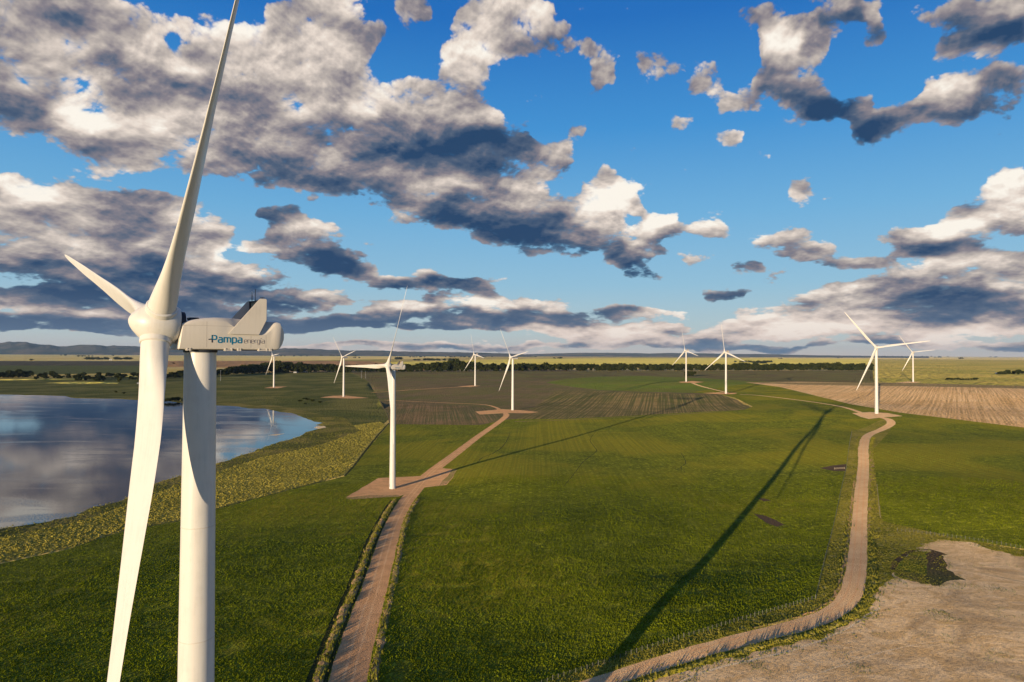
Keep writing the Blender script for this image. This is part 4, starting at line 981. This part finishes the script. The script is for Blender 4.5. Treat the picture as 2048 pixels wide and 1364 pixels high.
def trunk_mesh():
    vs, fs = loft([circ(.030, -.05, 7), circ(.022, .15, 7, .004), circ(.017, .35, 7, -.006), circ(.008, .7, 7, .01)])
    for a, z, l in ((0.3, .25, .2), (2.4, .3, .22), (4.4, .28, .2), (1.4, .45, .16)):
        v2, f2 = rod((0, 0, z), (math.cos(a) * l, math.sin(a) * l, z + l), .010, .003, 5); (vs, fs) = join((vs, fs), (v2, f2))
    me = bpy.data.meshes.new('trunk'); me.from_pydata(vs, [], fs); me.update(); me.materials.append(BARK); return me
TR = trunk_mesh()
def tree(px, py, hpx, label, group, name='eucalyptus_tree', wd=1.0, cat='tree'):
    p = at(px, py); d = math.hypot(p.x, p.y) * math.cos(math.atan((px - 1024) / FPX)); hm = hpx * d / FPX
    o = bpy.data.objects.new(name, None); COL.objects.link(o); o.location = p; o.rotation_euler = (0, 0, rng.uniform(0, 6.28))
    o.scale = (hm * wd, hm * wd, hm); tag(o, label, cat, group)
    for nm, me in (('crown', CR[int(rng.integers(0, 4))]), ('trunk', TR)):
        c = bpy.data.objects.new(nm, me); COL.objects.link(c); c.parent = o
    return o
TLN = [(330, 757, 9), (372, 755.5, 13), (435, 752.5, 12), (470, 749, 14), (520, 746.5, 17), (560, 746, 19), (640, 745, 15), (700, 745, 15), (800, 744, 13), (870, 743.5, 15), (905, 743, 20), (935, 743, 20), (958, 743, 14), (1100, 742, 13), (1300, 741.5, 12), (1560, 741, 12), (1680, 741, 14), (1745, 741, 12)]
xs = [t[0] for t in TLN]; x = 332.0; n = 0
while x < 1746:
    base = np.interp(x, xs, [t[1] for t in TLN]); hh = np.interp(x, xs, [t[2] for t in TLN])
    tree(x, base, hh * rng.uniform(1.0, 1.28), 'dark green tree of the long shelterbelt stretching across the plain', 'shelterbelt trees', wd=rng.uniform(1.05, 1.3) * (1 if hh > 12 else 1.1)); n += 1
    x += rng.uniform(6.0, 8.2) if x > 560 else rng.uniform(5.5, 7.5)
for x in np.arange(-40, 64, 6.5): tree(x, 756 - .02 * x, rng.uniform(12, 17), 'dark tree in the dense wood beyond the lake at the left edge', 'trees of the wood beyond the lake', wd=1.2)
for x, y, h in ((238, 764, 17), (262, 760, 9), (281, 765, 16), (301, 763, 7)): tree(x, y, h, {238: 'broad round tree alone behind the lake, left of the huge blade', 262: 'small tree between two rounder trees behind the lake', 281: 'round tree close beside the huge lower blade', 301: 'low tree showing at the edge of the huge lower blade'}[x], None, 'round_tree', 1.15)
r2 = np.random.default_rng(4)
for i in range(46):
    x = r2.uniform(60, 330); y = 748 + 12 * r2.random() + (x - 60) * .02
    tree(x, y, r2.uniform(4, 10), 'scattered scrub tree on the flat ground behind the lake', 'scrub trees behind the lake', 'scrub_tree', 1.6)
for x in (1373, 1377, 1381, 1385): tree(x, 753, 11, 'dark tree in the small square grove behind a turbine foot', 'square grove trees', wd=1.2)
for i in range(9): tree(2000 + i * 9, 748.5 + rng.uniform(-.5, .5), rng.uniform(7, 10), 'dark tree in the grove at the right edge of the plain', 'trees of the right edge grove', wd=1.5)
for i in range(12): tree(1894 + i * 5.4, 760 + rng.uniform(-.3, .3), rng.uniform(3, 5), 'low bush in the short dark hedge beyond the tan field', 'hedge bushes beyond the tan field', 'hedge_bush', 1.9, 'bush')
for x, y, h in ((335, 806, 8), (345, 805, 9), (356, 804, 8), (366, 805, 7), (600, 806, 5), (612, 803, 6), (625, 806, 6), (640, 809, 5), (610, 811, 4), (232, 787, 4), (248, 790, 4)):
    tree(x, y - 2, h, 'dark waterside bush' + (' between the huge blade and the tower' if 330 < x < 370 else ' near the pointed end of the lake' if x > 500 else ' on the far bank of the lake'), 'waterside bushes', 'lakeside_bush', 1.8, 'bush')
# far woods and groves that read as one mass
fw = []; r3 = np.random.default_rng(11)
GR = [(172, 262, 719, 5, 26), (155, 185, 713, 2.5, 8), (120, 135, 711, 2.5, 4), (60, 66, 721, 3.5, 2), (20, 60, 705.5, 2, 10), (222, 232, 711.5, 2, 3), (346, 352, 727, 2, 2), (520, 560, 711, 3, 12), (560, 620, 712.5, 2, 10), (640, 690, 712, 3, 14), (705, 712, 713, 3, 2),
      (706, 720, 716, 3, 4), (783, 806, 718.5, 5, 8), (820, 850, 721, 4, 9), (850, 890, 721, 5, 12), (896, 900, 721, 5, 2), (903, 907, 721, 5, 2), (740, 920, 711, 3, 40), (1068, 1074, 714, 2, 3), (1105, 1124, 717, 3.5, 8), (1000, 1110, 710.5, 2.2, 26), (1110, 1300, 710.5, 2, 40), (1180, 1210, 712, 2, 8), (1270, 1330, 712, 2, 16),
      (1470, 1545, 724.5, 4, 20), (1505, 1535, 727, 5, 12), (1600, 1616, 714.5, 3, 5), (1640, 1660, 715, 2.5, 5), (1550, 1566, 717.5, 2, 4), (1675, 1690, 716, 2, 4), (1780, 1805, 714.5, 2.5, 7), (1868, 1884, 715, 2, 5), (1918, 1926, 718, 3, 3), (1980, 1996, 714.5, 2, 4), (2000, 2048, 713.2, 1.6, 10), (1700, 1770, 713, 1.6, 14), (1830, 1900, 713.2, 1.6, 12), (820, 1000, 714.5, 2.4, 30), (930, 970, 717, 2, 8), (420, 520, 709.5, 2, 16), (560, 700, 710, 1.6, 20)]
cm = np.array([v.co[:] for v in CR[0].vertices]).reshape(-1, 3, 3)[::4]
for x0, x1, y, h, n in GR:
    for i in range(n):
        px = r3.uniform(x0, x1); p = at(px, y + r3.uniform(-.25, .25)); d = math.hypot(p.x, p.y); s_ = h * d / FPX * r3.uniform(.7, 1.2)
        a = r3.uniform(0, 6.28); Q_ = cm * np.array([2.2, 2.2, 1.05]) * s_ * np.array([1, 1, 1]) ; Q_ = Q_.copy(); Q_[..., 2] -= .25 * s_
        c_, s2 = math.cos(a), math.sin(a); Q_ = np.stack([Q_[..., 0] * c_ - Q_[..., 1] * s2, Q_[..., 0] * s2 + Q_[..., 1] * c_, Q_[..., 2]], -1) + np.array(p)
        fw.append(Q_.reshape(-1, 3))
fw = np.vstack(fw)
o = bpy.data.objects.new('far_woodland', fast_mesh('far_woodland', fw, np.arange(len(fw)).reshape(-1, 3), MATS['tree_leaf'])); COL.objects.link(o); o['kind'] = 'stuff'

# ------------------------------------------------------------------ fences
WOOD = paint('weathered_wood', (.20, .19, .16), .8, .1, .2); WIRE = paint('wire', (.12, .12, .11), .5, .4, 0); WHITEW = paint('pale_rail', (.42, .34, .22), .7, .2, .1)
def fence(px, spacing, label, hgt=1.25, wires=(.35, .65, .95, 1.15), pw=.09, name='wire_fence', mat=None, big=None, world=None):
    L = unproj(px) if world is None else world
    seg = np.r_[0, np.cumsum(np.hypot(*np.diff(L, axis=0).T))]; n = min(99, int(seg[-1] / spacing)); s = np.linspace(0, seg[-1], n + 1)
    P = np.stack([np.interp(s, seg, L[:, 0]), np.interp(s, seg, L[:, 1])], 1); Zp = H(P[:, 0], P[:, 1])
    root = bpy.data.objects.new(name, None); COL.objects.link(root); root.location = (P[0][0], P[0][1], Zp[0]); tag(root, label, 'fence')
    me = None
    for i in range(n + 1):
        if me is None:
            q = part('post', boxvf(-pw / 2, pw / 2, -pw / 2, pw / 2, -.3, hgt, .012), mat or WOOD, root); me = q.data
        else: q = bpy.data.objects.new('post', me); COL.objects.link(q); q.parent = root
        q.location = (P[i][0] - P[0][0], P[i][1] - P[0][1], Zp[i] - Zp[0]); q.rotation_euler = (rng.normal(0, .03), rng.normal(0, .03), rng.uniform(0, 1.5))
        k = rng.uniform(.92, 1.06) * (1.15 if i % 8 == 0 else 1); q.scale = (k * (1.5 if i % 8 == 0 else 1), k, k)
    for wz in wires:
        rings = []
        for i in range(n + 1):
            t = P[min(i + 1, n)] - P[max(i - 1, 0)]; t = t / np.hypot(*t); nx, ny = -t[1], t[0]; w = .012 if mat is None else .05
            x0, y0, z0 = P[i][0] - P[0][0], P[i][1] - P[0][1], Zp[i] - Zp[0] + wz
            rings.append([(x0 + nx * w, y0 + ny * w, z0), (x0, y0, z0 + w), (x0 - nx * w, y0 - ny * w, z0), (x0, y0, z0 - w)])
        part('wire' if mat is None else 'rail', loft(rings), WIRE if mat is None else mat, root)
    return root
fence([(1631, 1198), (1560, 1219), (1400, 1267), (1250, 1313), (1120, 1356), (1060, 1378)], 1.9, 'wire fence with close pale posts along the near edge of the big green field', 1.4, pw=.10)
fence([(1704, 862), (1693, 935), (1672, 1030), (1652, 1110), (1632, 1197)], 5.2, 'long wire fence running up the field edge left of the winding road')
fence([(1795, 1062), (1900, 1074), (1980, 1086), (2048, 1098), (2130, 1114)], 1.7, 'wire fence with close posts above the sandy clearing', 1.4, pw=.10)
fence([(1754, 972), (1757, 1003), (1760.5, 1036)], 4.0, 'short pale rail fence right of the winding road', 1.0, (.5, .95), .12, 'rail_fence', WHITEW)
fence([(776, 842), (755, 868), (730, 899), (707, 928), (689, 948)], 6, 'wire fence between the yellow marsh grass and the green field')
fence([(0, 1126), (130, 1098), (250, 1060), (363, 1040), (435, 1016), (600, 973), (689, 950)], 7, 'wire fence along the lower edge of the yellow marsh grass')
# field gate on the bare earth beside the fence
g0 = at(1669, 939); g1 = at(1689, 938); gt = bpy.data.objects.new('field_gate', None); COL.objects.link(gt); gt.location = g0
tag(gt, 'pale timber gate on the small bare earth patch at the field edge', 'gate')
dv = g1 - g0
for q in (Vector((0, 0, 0)), dv): part('gate_post', rod(q - Vector((0, 0, .3)), q + Vector((0, 0, 1.5)), .12), WHITEW, gt)
for z in (.4, .8, 1.2): part('bar', rod(Vector((0, 0, z)), dv + Vector((0, 0, z)), .07), WHITEW, gt)

# ------------------------------------------------------------------ far farm buildings and masts
WALLP = paint('farm_wall', (.78, .74, .66), .8, .1, .1); ROOFP = paint('farm_roof', (.70, .67, .62), .6, .2, .1)
def barn(px, py, w_px, h_px, depth_m, label, name='farm_shed'):
    p = at(px, py); d = math.hypot(p.x, p.y); w = w_px * d / FPX; h = h_px * d / FPX
    root = bpy.data.objects.new(name, None); COL.objects.link(root); root.location = p; root.rotation_euler = (0, 0, -math.atan2(p.x, p.y)); tag(root, label, 'farm building')
    dm = depth_m
    part('wall', boxvf(-w / 2, w / 2, -dm / 2, dm / 2, -1, h * .65), WALLP, root)
    part('roof', ([(-w / 2 - .5, -dm / 2 - .5, h * .65), (w / 2 + .5, -dm / 2 - .5, h * .65), (w / 2 + .5, 0, h), (-w / 2 - .5, 0, h), (-w / 2 - .5, dm / 2 + .5, h * .65), (w / 2 + .5, dm / 2 + .5, h * .65)], [(0, 1, 2, 3), (3, 2, 5, 4), (0, 3, 4), (1, 5, 2), (0, 4, 5, 1)]), ROOFP, root)
    n = max(1, int(w / 18))
    for i in range(n):
        x = (i + .5) / n * w - w / 2
        part('door', boxvf(x - 2, x + 2, -dm / 2 - .15, -dm / 2 + .1, 0, h * .5), M_DARK, root)
barn(604, 745, 30, 2.6, 14, 'long low white shed in front of the shelterbelt'); barn(590, 746, 5, 2.6, 10, 'small white shed at the left end of the long one')
barn(221, 720.5, 4, 2, 12, 'tiny white house beside the dark grove on the straw plain', 'farm_house'); barn(276, 768, 3, 2.2, 7, 'tiny white hut beside the huge lower blade, behind the lake', 'hut')
barn(1993, 748, 3, 2, 8, 'tiny white house at the left end of the right edge grove', 'farm_house')
def mast(px, py, hpx, label):
    p = at(px, py); d = math.hypot(p.x, p.y); h = hpx * d / FPX
    root = bpy.data.objects.new('power_pole', None); COL.objects.link(root); root.location = p; root.rotation_euler = (0, 0, .6); tag(root, label, 'pole', 'thin pale poles on the plain')
    part('pole', rod((0, 0, -1), (0, 0, h), .38, .22), M_STEEL, root); part('crossarm', boxvf(-1.6, 1.6, -.15, .15, h - 1.6, h - 1.2), M_STEEL, root)
for a in ((441, 762, 20, 'thin pale pole just right of the huge tower'), (723, 757, 14, 'left one of two thin poles before the shelterbelt'), (731, 757, 14, 'right one of two thin poles before the shelterbelt'), (1329, 731, 7, 'left one of two faint poles beyond the shelterbelt'), (1336, 731, 7, 'right one of two faint poles beyond the shelterbelt')): mast(*a)

# ------------------------------------------------------------------ the air over the plain
hm_, hn, ho = mk('haze_air')
pv = hn.new('ShaderNodeVolumePrincipled'); pv.inputs['Density'].default_value = 0.9e-5; pv.inputs['Color'].default_value = (.50, .74, 1.0, 1); pv.inputs['Anisotropy'].default_value = 0.1
hn.l.new(pv.outputs[0], ho.inputs['Volume'])
hz_ = mesh_obj('haze', *boxvf(-52000, 52000, -52000, 52000, -19, 760), hm_, None, False, kind='stuff')
